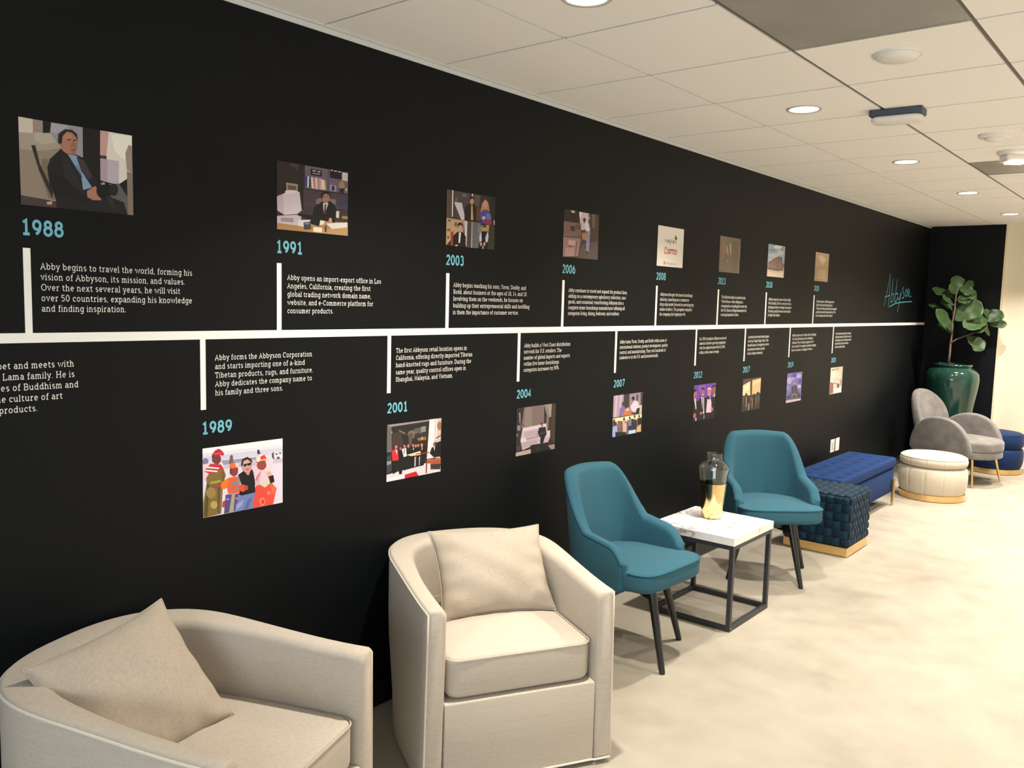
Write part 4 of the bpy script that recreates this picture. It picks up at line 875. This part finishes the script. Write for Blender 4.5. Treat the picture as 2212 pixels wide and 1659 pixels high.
def shell(P, N, hfun, thfun, zb, lean=None, ro=.02, ri=.03, zbi=None, endr=.012, nz=6, zbf=None):
    """Upholstered wall following plan P: outside, rounded top, inside; rounded ends."""
    V, F = [], []; n = len(P)
    # arc length
    S_ = [0]
    for i in range(1, n): S_.append(S_[-1]+(Vector(P[i])-Vector(P[i-1])).length)
    T = S_[-1]; rows = []
    def section(i):
        s = min(S_[i], T-S_[i]); h = hfun(s, P[i]); th = thfun(s, P[i]); b = zbf(s, P[i]) if zbf else zb
        q = []
        for k in range(nz+1): q.append((0, b+(h-ro-b)*k/nz))
        for k in range(1, 5):
            a = pi/2*k/4; q.append((ro-ro*cos(a), h-ro+ro*sin(a)))
        for k in range(0, 5):
            a = pi/2*k/4; q.append((th-ri+ri*sin(a), h-ri+ri*cos(a)))
        bi = zbi if zbi is not None else b
        for k in range(1, nz+1): q.append((th, h-ri-(h-ri-bi)*k/nz))
        out = []
        for (o, z) in q:
            off = (lean(s, z, P[i]) if lean else 0.0)-o
            out.append(Vector((P[i][0]+N[i].x*off, P[i][1]+N[i].y*off, z)))
        return out
    secs = [section(i) for i in range(n)]
    def capring(i, d):
        c = sum(secs[i], Vector())/len(secs[i])
        rs = []
        for fr, mv in ((.0, 0), (.35, .6), (1.0, 1.0)):
            r_ = []
            for q in secs[i]:
                v = c-q; w = Vector((v.x, v.y, 0)); w = w.normalized()*min(endr*fr, w.length) if w.length else w
                zc = max(-endr*fr, min(endr*fr, v.z))
                r_.append(q+w+Vector((0, 0, zc if abs(v.z) > .05 else 0))+d*endr*mv)
            rs.append(r_)
        return rs
    d0 = (Vector(P[0])-Vector(P[1])).normalized(); d1 = (Vector(P[-1])-Vector(P[-2])).normalized()
    first = capring(0, Vector((d0.x, d0.y, 0))); last = capring(n-1, Vector((d1.x, d1.y, 0)))
    rows = [first[2], first[1]]+secs+[last[1], last[2]]
    m = len(secs[0])
    for r in rows: V += [tuple(q) for q in r]
    for k in range(len(rows)-1):
        for i in range(m):
            j = (i+1) % m
            F.append((k*m+i, k*m+j, (k+1)*m+j, (k+1)*m+i))
    F.append(tuple(range(m))); F.append(tuple((len(rows)-1)*m+i for i in range(m-1, -1, -1)))
    edge = [tuple(s[nz]) for s in secs]          # outer top edge, for piping
    front = [[tuple(v) for v in first[1][:nz+1]], [tuple(v) for v in last[1][:nz+1]]]
    return (V, F), edge, front

def tub_chair(label, loc, rz, hb=.688, hf=.652):
    t = thing('tub_chair', label, 'armchair', loc, rz, 'cream tub chairs')
    P, N = u_path(.352, .360, -.452, -.09, 2.5, 10, 36)
    def hf_(s, p): return hf+(hb-hf)*smooth01((s-.02)/.62)
    def th_(s, p): return .070+.045*smooth01((s-.25)/.5)
    vf, edge, front = shell(P, N, hf_, th_, .018, ro=.012, ri=.030, endr=.012, lean=lambda s, z, p: -.035*smooth01((.45-z)/.45)*smooth01((s-.3)/.4)+.010*max(0, .65-z)/.65*(1-smooth01((s-.3)/.4)))
    sh = obj('shell', vf, M['linen'], t, True, 60)
    pts = front[0][::-1]
    pip = [front[0][0]]+[q for q in front[0][1:]]+edge+[q for q in front[1][::-1]]
    obj('piping', tube(pip, .0042, 6), M['linen_pipe'], t, True)
    obj('front_panel', bevbox(.24, .369, -.286, .286, .020, .314, .006, 2), M['linen'], t, True, 40)
    hem = [(.3745, -.352, .020), (.3745, -.29, .020), (.3705, -.28, .020), (.3705, .28, .020), (.3745, .29, .020), (.3745, .352, .020)]
    obj('hem_piping', tube(hem, .0042, 6), M['linen_pipe'], t, True)
    plan = rrect(-.27, .360, -.274, .274, .05, 6)
    sc = slab(plan, .319, .468, .022, 5, crown=.022, rb=.03, rings=8)
    cu = obj('seat_cushion', sc, M['linen'], t, True, 60)
    pp = [(q[0], q[1], .4590) for q in rrect(-.271, .361, -.275, .275, .05, 6)]
    obj('piping', tube(pp, .0026, 6, closed=True), M['linen'], cu, True)
    obj('swivel_base', lathe([(.26, .0), (.26, .012), (.245, .016), (.10, .017), (.10, .11)], 40), M['black_wood'], t, True, 40)
    return t
tub_chair('cream tub armchair at the far left, facing right, cut off by the lower edge', (.485, 1.145, 0), atan2(.364, .931))
tub_chair('cream tub armchair between the leftmost tub chair and the teal chairs', (.463, 2.402, 0), atan2(-.479, .877))

def pillow(label, c, ex, ey, w, h, T=.085, seed=1):
    rnd = random.Random(seed); n = 36; V, F = [], []
    ph = [rnd.uniform(0, 6.28) for _ in range(8)]
    def pt(u, v, sg):
        x = u*w/2*(1-.055*(1-v*v)**1.0+0.03*abs(u*v)**3); y = v*h/2*(1-.06*(1-u*u)+0.03*abs(u*v)**3)
        pr = max(0, (1-u**2))**.48*max(0, (1-v**2))**.48
        z = sg*T*pr
        ed = max(abs(u), abs(v))
        z += sg*pr**.5*.006*(sin(u*7+ph[0]+v*3)*sin(v*5+ph[1])+.8*sin((v*14+ph[2]))*smooth01((abs(u)-.45)/.5)+.8*sin((u*15+ph[3]))*smooth01((abs(v)-.5)/.5))
        return (x, y, z)
    idx = {}
    def smp(k):
        a = -1+2*k/n; return sin(a*pi/2)*.6+a*.4
    for sg in (1, -1):
        for i in range(n+1):
            for j in range(n+1):
                u, v = smp(i), smp(j)
                bd = i in (0, n) or j in (0, n)
                key = (i, j, 0 if bd else sg)
                if key not in idx: idx[key] = len(V); V.append(pt(u, v, sg))
        for i in range(n):
            for j in range(n):
                q = []
                for a, b in ((i, j), (i+1, j), (i+1, j+1), (i, j+1)):
                    bd = a in (0, n) or b in (0, n); q.append(idx[(a, b, 0 if bd else sg)])
                F.append(tuple(q) if sg > 0 else tuple(q[::-1]))
    ex = Vector(ex).normalized(); ey = Vector(ey); ey = (ey-ex*ey.dot(ex)).normalized(); ez = ex.cross(ey)
    t = obj('throw_pillow', (V, F), M['linen_pillow'], None, True)
    t.matrix_world = Matrix(((ex.x, ey.x, ez.x, c[0]), (ex.y, ey.y, ez.y, c[1]), (ex.z, ey.z, ez.z, c[2]), (0, 0, 0, 1)))
    seam = [pt(smp(k), -1, 1) for k in range(n+1)]+[pt(1, smp(k), 1) for k in range(1, n+1)]+[pt(smp(n-k), 1, 1) for k in range(1, n+1)]+[pt(-1, smp(n-k), 1) for k in range(1, n)]
    obj('seam', tube(seam, .0028, 5, closed=True), M['linen_pillow'], t, True)
    return tag(t, label, 'pillow', 'linen throw pillows')
def chair_frame(c, rz):
    F_ = Vector((cos(rz), sin(rz), 0)); Lt = Vector((-sin(rz), cos(rz), 0))
    return lambda f, l, z: Vector((c[0], c[1], 0))+F_*f+Lt*l+Vector((0, 0, z)), F_, Lt
q, F1, L1 = chair_frame((.485, 1.145), atan2(.364, .931))
pillow('square linen pillow tilted on its corner in the leftmost tub chair', q(-.125, -.065, .607), F1*.08+L1*.366+Vector((0, 0, .056)), F1*-.26+L1*-.036+Vector((0, 0, .289)), .40, .385, .080, 3)
q, F2, L2 = chair_frame((.463, 2.402), atan2(-.479, .877))
pillow('linen pillow standing upright against the back of the second tub chair', q(-.050, .033, .622), L2+Vector((0, 0, -.015)), F2*-.20+Vector((0, 0, .28)), .458, .345, .088, 5)

# ------------------------------------------------------------------ teal swivel chairs
def teal_chair(label, loc, rz, legrz):
    t = thing('accent_chair', label, 'chair', loc, rz, 'teal swivel chairs')
    P, N = u_path(.268, .125, -.27, -.03, 2.6, 8, 40)
    def h_(s, p):
        # s: distance from the arm front
        m = .59
        if s < .22: return .575+.045*s/.22-.055*max(0, 1-s/.075)**2.2
        if s < .42: return .620+.250*smooth01((s-.19)/.23)
        return .870+.006*smooth01((s-.42)/.15)
    def zb_(s, p): return .375-.02*smooth01((s-.05)/.3)
    def lean(s, z, p):
        k = smooth01((s-.15)/.35)
        return k*(.055*(z-.45)/.42 if z > .45 else -.16*(.45-z))-(1-k)*.10*max(0, .47-z)
    vf, edge, front = shell(P, N, h_, lambda s, p: .058+.008*smooth01((s-.2)/.3), .36, lean=lean, ro=.014, ri=.034, endr=.018, nz=8, zbf=zb_)
    obj('shell', vf, M['teal'], t, True, 70)
    obj('piping', tube(front[0]+edge+front[1][::-1], .0035, 6), M['teal_pipe'], t, True)
    plan = []
    for k in range(0, 41):           # bowed front edge with soft corners
        a = -pi/2+pi*k/40
        plan.append((.10+.176*abs(cos(a))**.44, .256*math.copysign(abs(sin(a))**.44, sin(a))))
    plan += [(0, .240), (-.10, .205), (-.19, .13), (-.215, 0), (-.19, -.13), (-.10, -.205), (0, -.240)]
    st = slab(plan, .385, .478, .014, 4, crown=.014, rb=.028, rings=8)
    c = obj('seat', st, M['teal'], t, True, 60)
    pp = [(x*1.003, y*1.003, .4725) for x, y in plan[1:40]]
    obj('piping', tube(pp, .0034, 6), M['teal_pipe'], c, True)
    obj('swivel_plate', lathe([(.14, .335), (.15, .345), (.15, .372), (.11, .386)], 32), M['black_wood'], t, True, 40)
    dr = legrz-rz
    for k in range(4):
        a = dr+pi/4+pi/2*k
        top = Vector((.185*cos(a), .185*sin(a), .372)); bot = Vector((.305*cos(a), .305*sin(a), 0))
        obj('leg', tube([bot, bot+(top-bot)*.02, top], [.0125, .014, .0225], 14), M['black_wood'], t, True, 50)
    br = []
    for k in range(2):
        a = dr+pi/4+pi/2*k; c_, s_ = cos(a), sin(a)
        b = box(-.20, .20, -.020, .020, .318, .352)
        br.append(xf(b, Matrix.Rotation(a, 4, 'Z')))
    obj('leg_bracket', join(*br), M['black_wood'], t)
    return t
teal_chair('teal swivel chair between the tub chairs and the marble table', (.462, 3.455, 0), radians(-3), atan2(.316, .949))
teal_chair('teal swivel chair behind the marble table, facing the viewer', (.488, 5.065, 0), atan2(-.73, .69), atan2(-.94, .34))

# ------------------------------------------------------------------ marble side table and vase
TX0, TX1, TY0, TY1, TZ = .270, .752, 3.985, 4.487, .500
t = thing('side_table', 'square side table with white marble top and thin dark metal frame', 'table', ((TX0+TX1)/2, (TY0+TY1)/2, 0))
hx, hy = (TX1-TX0)/2, (TY1-TY0)/2
obj('table_top', bevbox(-hx, hx, -hy, hy, TZ-.042, TZ, .002), M['marble'], t)
w = .024; ix, iy = hx-.006, hy-.006
for sx in (-1, 1):
    for sy in (-1, 1):
        x0, x1 = sorted((sx*ix, sx*(ix-w))); y0, y1 = sorted((sy*iy, sy*(iy-w)))
        lg = obj('leg', bevbox(x0, x1, y0, y1, 0, TZ-.0425, .0015), M['iron'], t)
        if sx > 0 and sy < 0:
            obj('screw', xf(lathe([(.004, 0), (.004, .001), (.002, .002)], 12), Matrix.Translation((ix, -iy+.014, .016)) @ Matrix.Rotation(pi/2, 4, 'Y')), M['screw'], lg)
            obj('screw', xf(lathe([(.004, 0), (.004, .001), (.002, .002)], 12), Matrix.Translation((ix-.014, -iy, .016)) @ Matrix.Rotation(pi/2, 4, 'X')), M['iron'], lg)
for z0, z1 in ((0.001, w+.001), (TZ-.0425-w, TZ-.0427)):
    for sy in (-1, 1):
        y0, y1 = sorted((sy*iy, sy*(iy-w)))
        obj('rail', bevbox(-ix+w, ix-w, y0, y1, z0, z1, .0015), M['iron'], t)
    for sx in (-1, 1):
        x0, x1 = sorted((sx*ix, sx*(ix-w)))
        obj('rail', bevbox(x0, x1, -iy+w, iy-w, z0, z1, .0015), M['iron'], t)

t = thing('glass_vase', 'clear glass vase with mirrored gold lower half on the marble table', 'vase', (.462, 4.308, TZ))
prof = [(.030, .0005), (.052, .0015), (.057, .008), (.060, .04), (.0665, .12), (.0735, .20), (.0795, .245), (.0838, .268), (.0845, .282), (.081, .296), (.070, .310), (.054, .322), (.0445, .330), (.0425, .338), (.0425, .365)]
inn = [(r-.003, z+.003 if k < 2 else z) for k, (r, z) in enumerate(prof)][::-1]
obj('glass_body', lathe(prof+[(.0415, .3665)]+inn, 64, capb=True, capt=True), M['glass'], t, True, 60)
gp = [(r+.0006, z-.0003) for r, z in prof if z <= .2001]
obj('gold_coating', lathe(gp+[(gp[-1][0]-.0004, gp[-1][1]+.0002)], 64, capb=True, capt=False), M['gold_mirror'], t, True, 60)

# ------------------------------------------------------------------ woven ottoman
t = thing('woven_ottoman', 'dark blue woven velvet cube ottoman on a gold plinth', 'ottoman', (.537, 5.990, 0))
HX, HY, HZ = .226, .220, .178
cu_, cv_ = 2*HX/8, 2*HZ/6
def weave(p_, d, face, a, b):
    ax = face[0]
    u, v = (a, b)
    hu = (HX, HY, HZ)[(ax+1) % 3]; hv = (HX, HY, HZ)[(ax+2) % 3]
    nu = 6 if abs(hu-HZ) < 1e-6 else 8; nv = 6 if abs(hv-HZ) < 1e-6 else 8
    fu = (u+hu)/(2*hu)*nu; fv = (v+hv)/(2*hv)*nv
    i, j = min(nu-1, max(0, int(fu))), min(nv-1, max(0, int(fv)))
    x = 2*(fu-i)-1; y = 2*(fv-j)-1
    if (i+j) % 2: x, y = y, x
    bulge = max(0, 1-abs(y)**2.6)**.6*(1-.38*x*x-.3*abs(x)**8)
    return p_+d*(.019*bulge-.009)
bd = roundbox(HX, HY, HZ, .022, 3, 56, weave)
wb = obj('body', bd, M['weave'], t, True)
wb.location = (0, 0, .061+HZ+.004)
wb.data.materials.append(M['weave_shaded'])      # same velvet; nap shading of the crossing straps put in as darker colour
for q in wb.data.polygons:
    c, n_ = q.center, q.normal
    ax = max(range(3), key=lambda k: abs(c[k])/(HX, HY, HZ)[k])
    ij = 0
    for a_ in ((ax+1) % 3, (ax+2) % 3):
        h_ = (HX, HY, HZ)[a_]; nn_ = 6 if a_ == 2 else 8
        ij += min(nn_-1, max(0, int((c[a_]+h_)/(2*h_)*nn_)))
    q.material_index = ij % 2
obj('plinth', bevbox(-.222, .222, -.216, .216, 0.003, .066, .002), M['gold'], t)

# ------------------------------------------------------------------ tufted blue bench
BY0, BY1, BX0, BX1 = 6.33, 7.735, .105, .525
t = thing('storage_bench', 'royal blue button tufted storage bench on gold legs', 'bench', ((BX0+BX1)/2, (BY0+BY1)/2, 0))
hx, hy = (BX1-BX0)/2, (BY1-BY0)/2
obj('body', xf(slab(rrect(-hx+.008, hx-.008, -hy+.008, hy-.008, .03), .115, .318, .006, 2), Matrix.Identity(4)), M['navy'], t, True, 40)
BT = [((k-1)*.125, -hy+.13+(2*hy-.26)*j/6) for k in range(3) for j in range(7)]
def tuft(p_, d, face, a, b):
    if face == (2, 1):
        dz = 0
        for (bx_, by_) in BT:
            r2 = (p_.x-bx_)**2+(p_.y-by_)**2
            dz -= .024*exp(-r2/.0007)+.008*exp(-r2/.004)
        return p_+Vector((0, 0, dz))
    return p_
lid = roundbox(hx, hy, .045, .026, 5, [44, 132, 3], tuft)
ld_ = obj('lid', xf(lid, Matrix.Translation((0, 0, .370))), M['navy'], t, True)
bt = lathe([(.010, -.004), (.010, .001), (.006, .004), (.001, .005)], 12)
b0 = None
for (bx_, by_) in BT:
    if b0 is None: b0 = obj('button', bt, M['navy_button'], ld_, True)
    else:
        b = b0.copy(); COL.objects.link(b); b.parent = ld_
        b.location = (bx_, by_, .387); continue
    b0.location = (bx_, by_, .387)
for sx in (-1, 1):
    for sy in (-1, 1):
        x = sx*(hx+.006); y = sy*(hy-.075)
        obj('leg', bevbox(x-.010, x+.010, y-.017, y+.017, 0, .232, .002), M['gold'], t)

# ------------------------------------------------------------------ round poufs
def round_pouf(label, loc, mat, R, h1, h2, base_r, seams, group, name='round_ottoman'):
    t = thing(name, label, 'ottoman', loc, 0, group)
    def groove(depth):
        def f(a, k, z):
            q = (a/(2*pi)*seams) % 1.0; q = min(q, 1-q)
            return 1-depth*exp(-(q/.045)**2)
        return f
    z0 = .055
    prof = [(R*.90, z0), (R*.955, z0+.03), (R*.99, z0+(h1-z0)*.35), (R, z0+(h1-z0)*.6), (R*.985, h1-.035), (R*.95, h1-.012), (R*.88, h1), (R*.5, h1+.002)]
    obj('body', lathe(prof, 192, groove(.022) if seams else None), mat, t, True, 60)
    zt = h1+.006
    pr2 = [(R*.80, zt-.006), (R*.90, zt), (R*.965, zt+.015), (R*.98, zt+(h2-zt)*.45), (R*.965, h2-.03), (R*.92, h2-.010), (R*.86, h2-.002), (R*.6, h2+.008), (R*.3, h2+.012), (.002, h2+.013)]
    def g2(a, k, z): return groove(.015)(a, k, z) if k < 5 else 1.0
    cu = obj('top_cushion', lathe(pr2, 192, g2 if seams else None), mat, t, True, 60)
    pp = [(R*.945*cos(2*pi*i/96), R*.945*sin(2*pi*i/96), h2-.019) for i in range(96)]
    obj('piping', tube(pp, .0035, 6, closed=True), mat, cu, True)
    obj('base_band', lathe([(base_r-.01, .004), (base_r, .005), (base_r, .056), (base_r-.01, .060)], 96), M['gold'], t, True, 40)
    obj('foot', lathe([(base_r-.03, 0), (base_r-.03, .006)], 40), M['gap'], t)
    return t
round_pouf('cream channel tufted round ottoman with gold base between bench and grey chair', (.692, 8.300, 0), M['cream_velvet'], .288, .295, .395, .275, 12, 'round ottomans')
round_pouf('dark blue velvet round ottoman with gold base behind the grey chair', (.865, 10.185, 0), M['navy_velvet'], .268, .27, .43, .255, 0, 'round ottomans')

# ------------------------------------------------------------------ grey shell chair
def arch_plan(hw, h, z0, n=28, flat=.0, pw=2.3):
    """half-round panel outline in (x, z)"""
    P = []
    for k in range(n+1):
        a = pi*k/n; c, s = cos(a), sin(a)
        P.append((hw*math.copysign(abs(c)**(2/pw), c), z0+(h-z0)*abs(s)**(2/pw)))
    return [(hw*.86, z0-.0)]+P[1:-1]+[(-hw*.86, z0)]
t = thing('shell_armchair', 'grey velvet armchair with rounded arms and thin gold legs', 'armchair', (.70, 9.34, 0), atan2(-.246, .969))
SEAT = []
for k in range(33):
    a = -pi/2+pi*k/32; SEAT.append((.035+.335*abs(cos(a))**.75, .295*math.copysign(abs(sin(a))**.8, sin(a))))
SEAT += [(-.10, .295), (-.26, .25), (-.30, .12), (-.30, -.12), (-.26, -.25), (-.10, -.295)]
obj('seat_cushion', slab(SEAT, .335, .445, .035, 5, crown=.02, rb=.02, rings=6), M['grey_velvet'], t, True, 70)
obj('seat_rail', slab([(x*.985, y*.985) for x, y in SEAT], .268, .338, .012, 3, rb=.012, rings=2), M['grey_velvet'], t, True, 60)
for sg in (-1, 1):
    pl = arch_plan(.325, .655, .275, 30, 0, 2.2)
    s_ = slab(pl, -.036, .036, .024, 4, crown=.006, rings=6)
    # the panel outline lies in x-z; its thickness runs along y, curving inward to the back
    v = []
    for (x, z, yy) in [(q[0], q[1], q[2]) for q in s_[0]]:
        X = x-.065; bend = .05*max(0, (-X-.02)/.3)**2
        v.append((X, sg*(.325-bend)+yy-(.02*(z-.3)*-sg), z))
    a_ = obj('arm', (v, s_[1]), M['grey_velvet'], t, True, 70)
pl = arch_plan(.37, .885, .285, 32, 0, 2.25)
s_ = slab(pl, -.045, .045, .035, 5, crown=.012, rings=6)
v = []
for (x, z, yy) in s_[0]:
    x *= 1-.25*smooth01((.78-z)/.42)
    bend = .11*(x/.37)**2
    v.append((-.335+bend-yy-.24*(z-.40)*(1 if z > .4 else .3), x, z))
bk = obj('backrest', (v, s_[1]), M['grey_velvet'], t, True, 70)
for sx, sy in ((1, 1), (1, -1), (-1, 1), (-1, -1)):
    top = Vector((.225*sx, .235*sy, .272)); bot = Vector((.272*sx, .292*sy, 0))
    obj('leg', tube([bot, bot+(top-bot)*.04, top], [.0085, .010, .015], 12), M['gold'], t, True, 50)

# ------------------------------------------------------------------ fiddle leaf fig in a glazed pot
PX, PY = .41, 10.11
t = thing('potted_fig', 'fiddle leaf fig in a tall glossy dark green pot in the corner', 'plant', (PX, PY, 0))
prof = [(.165, 0), (.175, .01), (.185, .20), (.205, .45), (.235, .70), (.262, .88), (.268, .96), (.262, 1.02), (.232, 1.062), (.190, 1.086), (.183, 1.095), (.194, 1.105), (.197, 1.116), (.190, 1.127), (.174, 1.127), (.168, 1.11), (.168, 1.06)]
obj('pot', lathe(prof, 72, capb=True, capt=False), M['glaze'], t, True, 60)
obj('soil', lathe([(.1675, 1.058), (.15, 1.072), (.05, 1.078), (.001, 1.079)], 40, capb=True), M['soil'], t, True)
PXM = .001387
RH = Vector((.77, .638, 0)).normalized(); DP = Vector((-.638, .77, 0))
def loc2(px, py, dep=0.0):
    return RH*((px-637)*PXM)+Vector((0, 0, 1.128+(1150-py)*PXM))+DP*dep
trunk = [loc2(598, 1170), loc2(602, 1080, -.005), loc2(606, 1000, .005), loc2(609, 900), loc2(611, 820, .01), loc2(617, 720), loc2(621, 640, .01), loc2(626, 570)]
obj('trunk', tube(trunk, [.013, .012, .0115, .0105, .010, .009, .0075, .005], 10), M['bark'], t, True)
br = [loc2(606, 990), loc2(640, 960, -.02), loc2(700, 930, -.04), loc2(760, 905, -.05), loc2(810, 880, -.06), loc2(855, 835, -.06)]
obj('branch', tube(br, [.009, .0085, .0075, .007, .006, .0045], 8), M['bark'], t, True)
LEAVES = [ # base, tip, width (sketch units), depth base, depth tip, roll
 (625,590,628,462,100,0,.03,.1),(655,585,788,506,58,.03,.10,.5),(625,610,540,540,80,0,-.05,-.2),(610,640,462,568,92,.02,.10,.2),(622,650,735,588,100,-.02,-.10,-.2),
 (640,655,828,598,62,.05,.12,.4),(612,700,482,640,100,-.02,-.10,.2),(612,815,768,668,165,-.02,-.13,.1),(605,770,455,692,90,.05,.13,.3),(606,915,437,730,92,-.02,-.10,-.3),
 (604,915,487,850,72,.01,.0,.5),(858,800,635,862,120,-.06,-.16,.1),(860,835,715,905,90,-.05,-.14,.5),(858,820,944,730,105,-.06,-.10,-.2),(875,842,992,828,56,-.05,-.10,.4),
 (840,880,915,905,62,-.04,.02,.3),(705,930,825,1032,128,-.05,-.12,.0),(640,690,822,612,62,.03,.10,.3),(640,560,700,600,70,0,-.12,.5),(850,800,800,745,90,-.05,.02,.1),(870,800,862,715,70,-.04,.0,.3),
 (618,660,690,640,80,-.03,-.12,.3),(622,600,560,590,70,.02,.06,-.3),(850,810,760,770,90,-.03,.03,.2),(845,825,700,860,100,-.04,-.02,.0),(606,905,540,880,60,-.02,-.10,.2),(612,760,690,740,80,.04,.12,.3),
 (615,740,560,640,90,.03,.12,.1),(620,620,680,520,80,.03,.12,.2)]
V, F = [], []
for (bx, by, tx, ty, wd, d0, d1, roll) in LEAVES:
    a = loc2(bx, by, d0); b = loc2(tx, ty, d1); ax = b-a; Ln = ax.length; ax.normalize()
    nrm = Vector((.45, -.62, .64)); sd = ax.cross(nrm).normalized(); nn = sd.cross(ax).normalized()
    Rm = Matrix.Rotation(roll, 3, ax); sd = Rm @ sd; nn = Rm @ nn
    n0 = len(V); ns, nw = 14, 8
    for i in range(ns+1):
        s = i/ns
        wdt = wd*PXM/2*1.22*(max(0, sin(pi*s**1.25))**.62)*(.80+.30*s-.16*exp(-((s-.45)/.12)**2)) if 0 < s < 1 else .0015
        for j in range(nw+1):
            q = -1+2*j/nw
            p_ = a+ax*(s*Ln)+sd*(q*wdt)+nn*(.10*Ln*sin(pi*s)*.5-.22*wdt*(1-abs(q))*1.0+.10*wdt*sin(s*15+bx)*q*q)
            V.append(tuple(p_))
    for i in range(ns):
        for j in range(nw):
            k = n0+i*(nw+1)+j; F.append((k, k+1, k+nw+2, k+nw+1))
me = bpy.data.meshes.new('foliage'); me.from_pydata(V, [], F); me.materials.append(M['leaf'])
me.polygons.foreach_set('use_smooth', [True]*len(me.polygons))
o = bpy.data.objects.new('foliage', me); COL.objects.link(o); o.parent = t
md = o.modifiers.new('thickness', 'SOLIDIFY'); md.thickness = .0016

# ------------------------------------------------------------------ fill light added outside the unseen back window
ld = bpy.data.lights.new('window_fill_light', 'AREA'); ld.shape = 'RECTANGLE'; ld.size = WX1-WX0; ld.size_y = WZ1-WZ0
ld.energy = WINDOW_FILL_W; ld.color = (.80, .90, 1.0)
lo = bpy.data.objects.new('window_fill_light', ld); COL.objects.link(lo)
lo.location = ((WX0+WX1)/2, YB-.16, (WZ0+WZ1)/2); lo.rotation_euler = (radians(90), 0, 0)
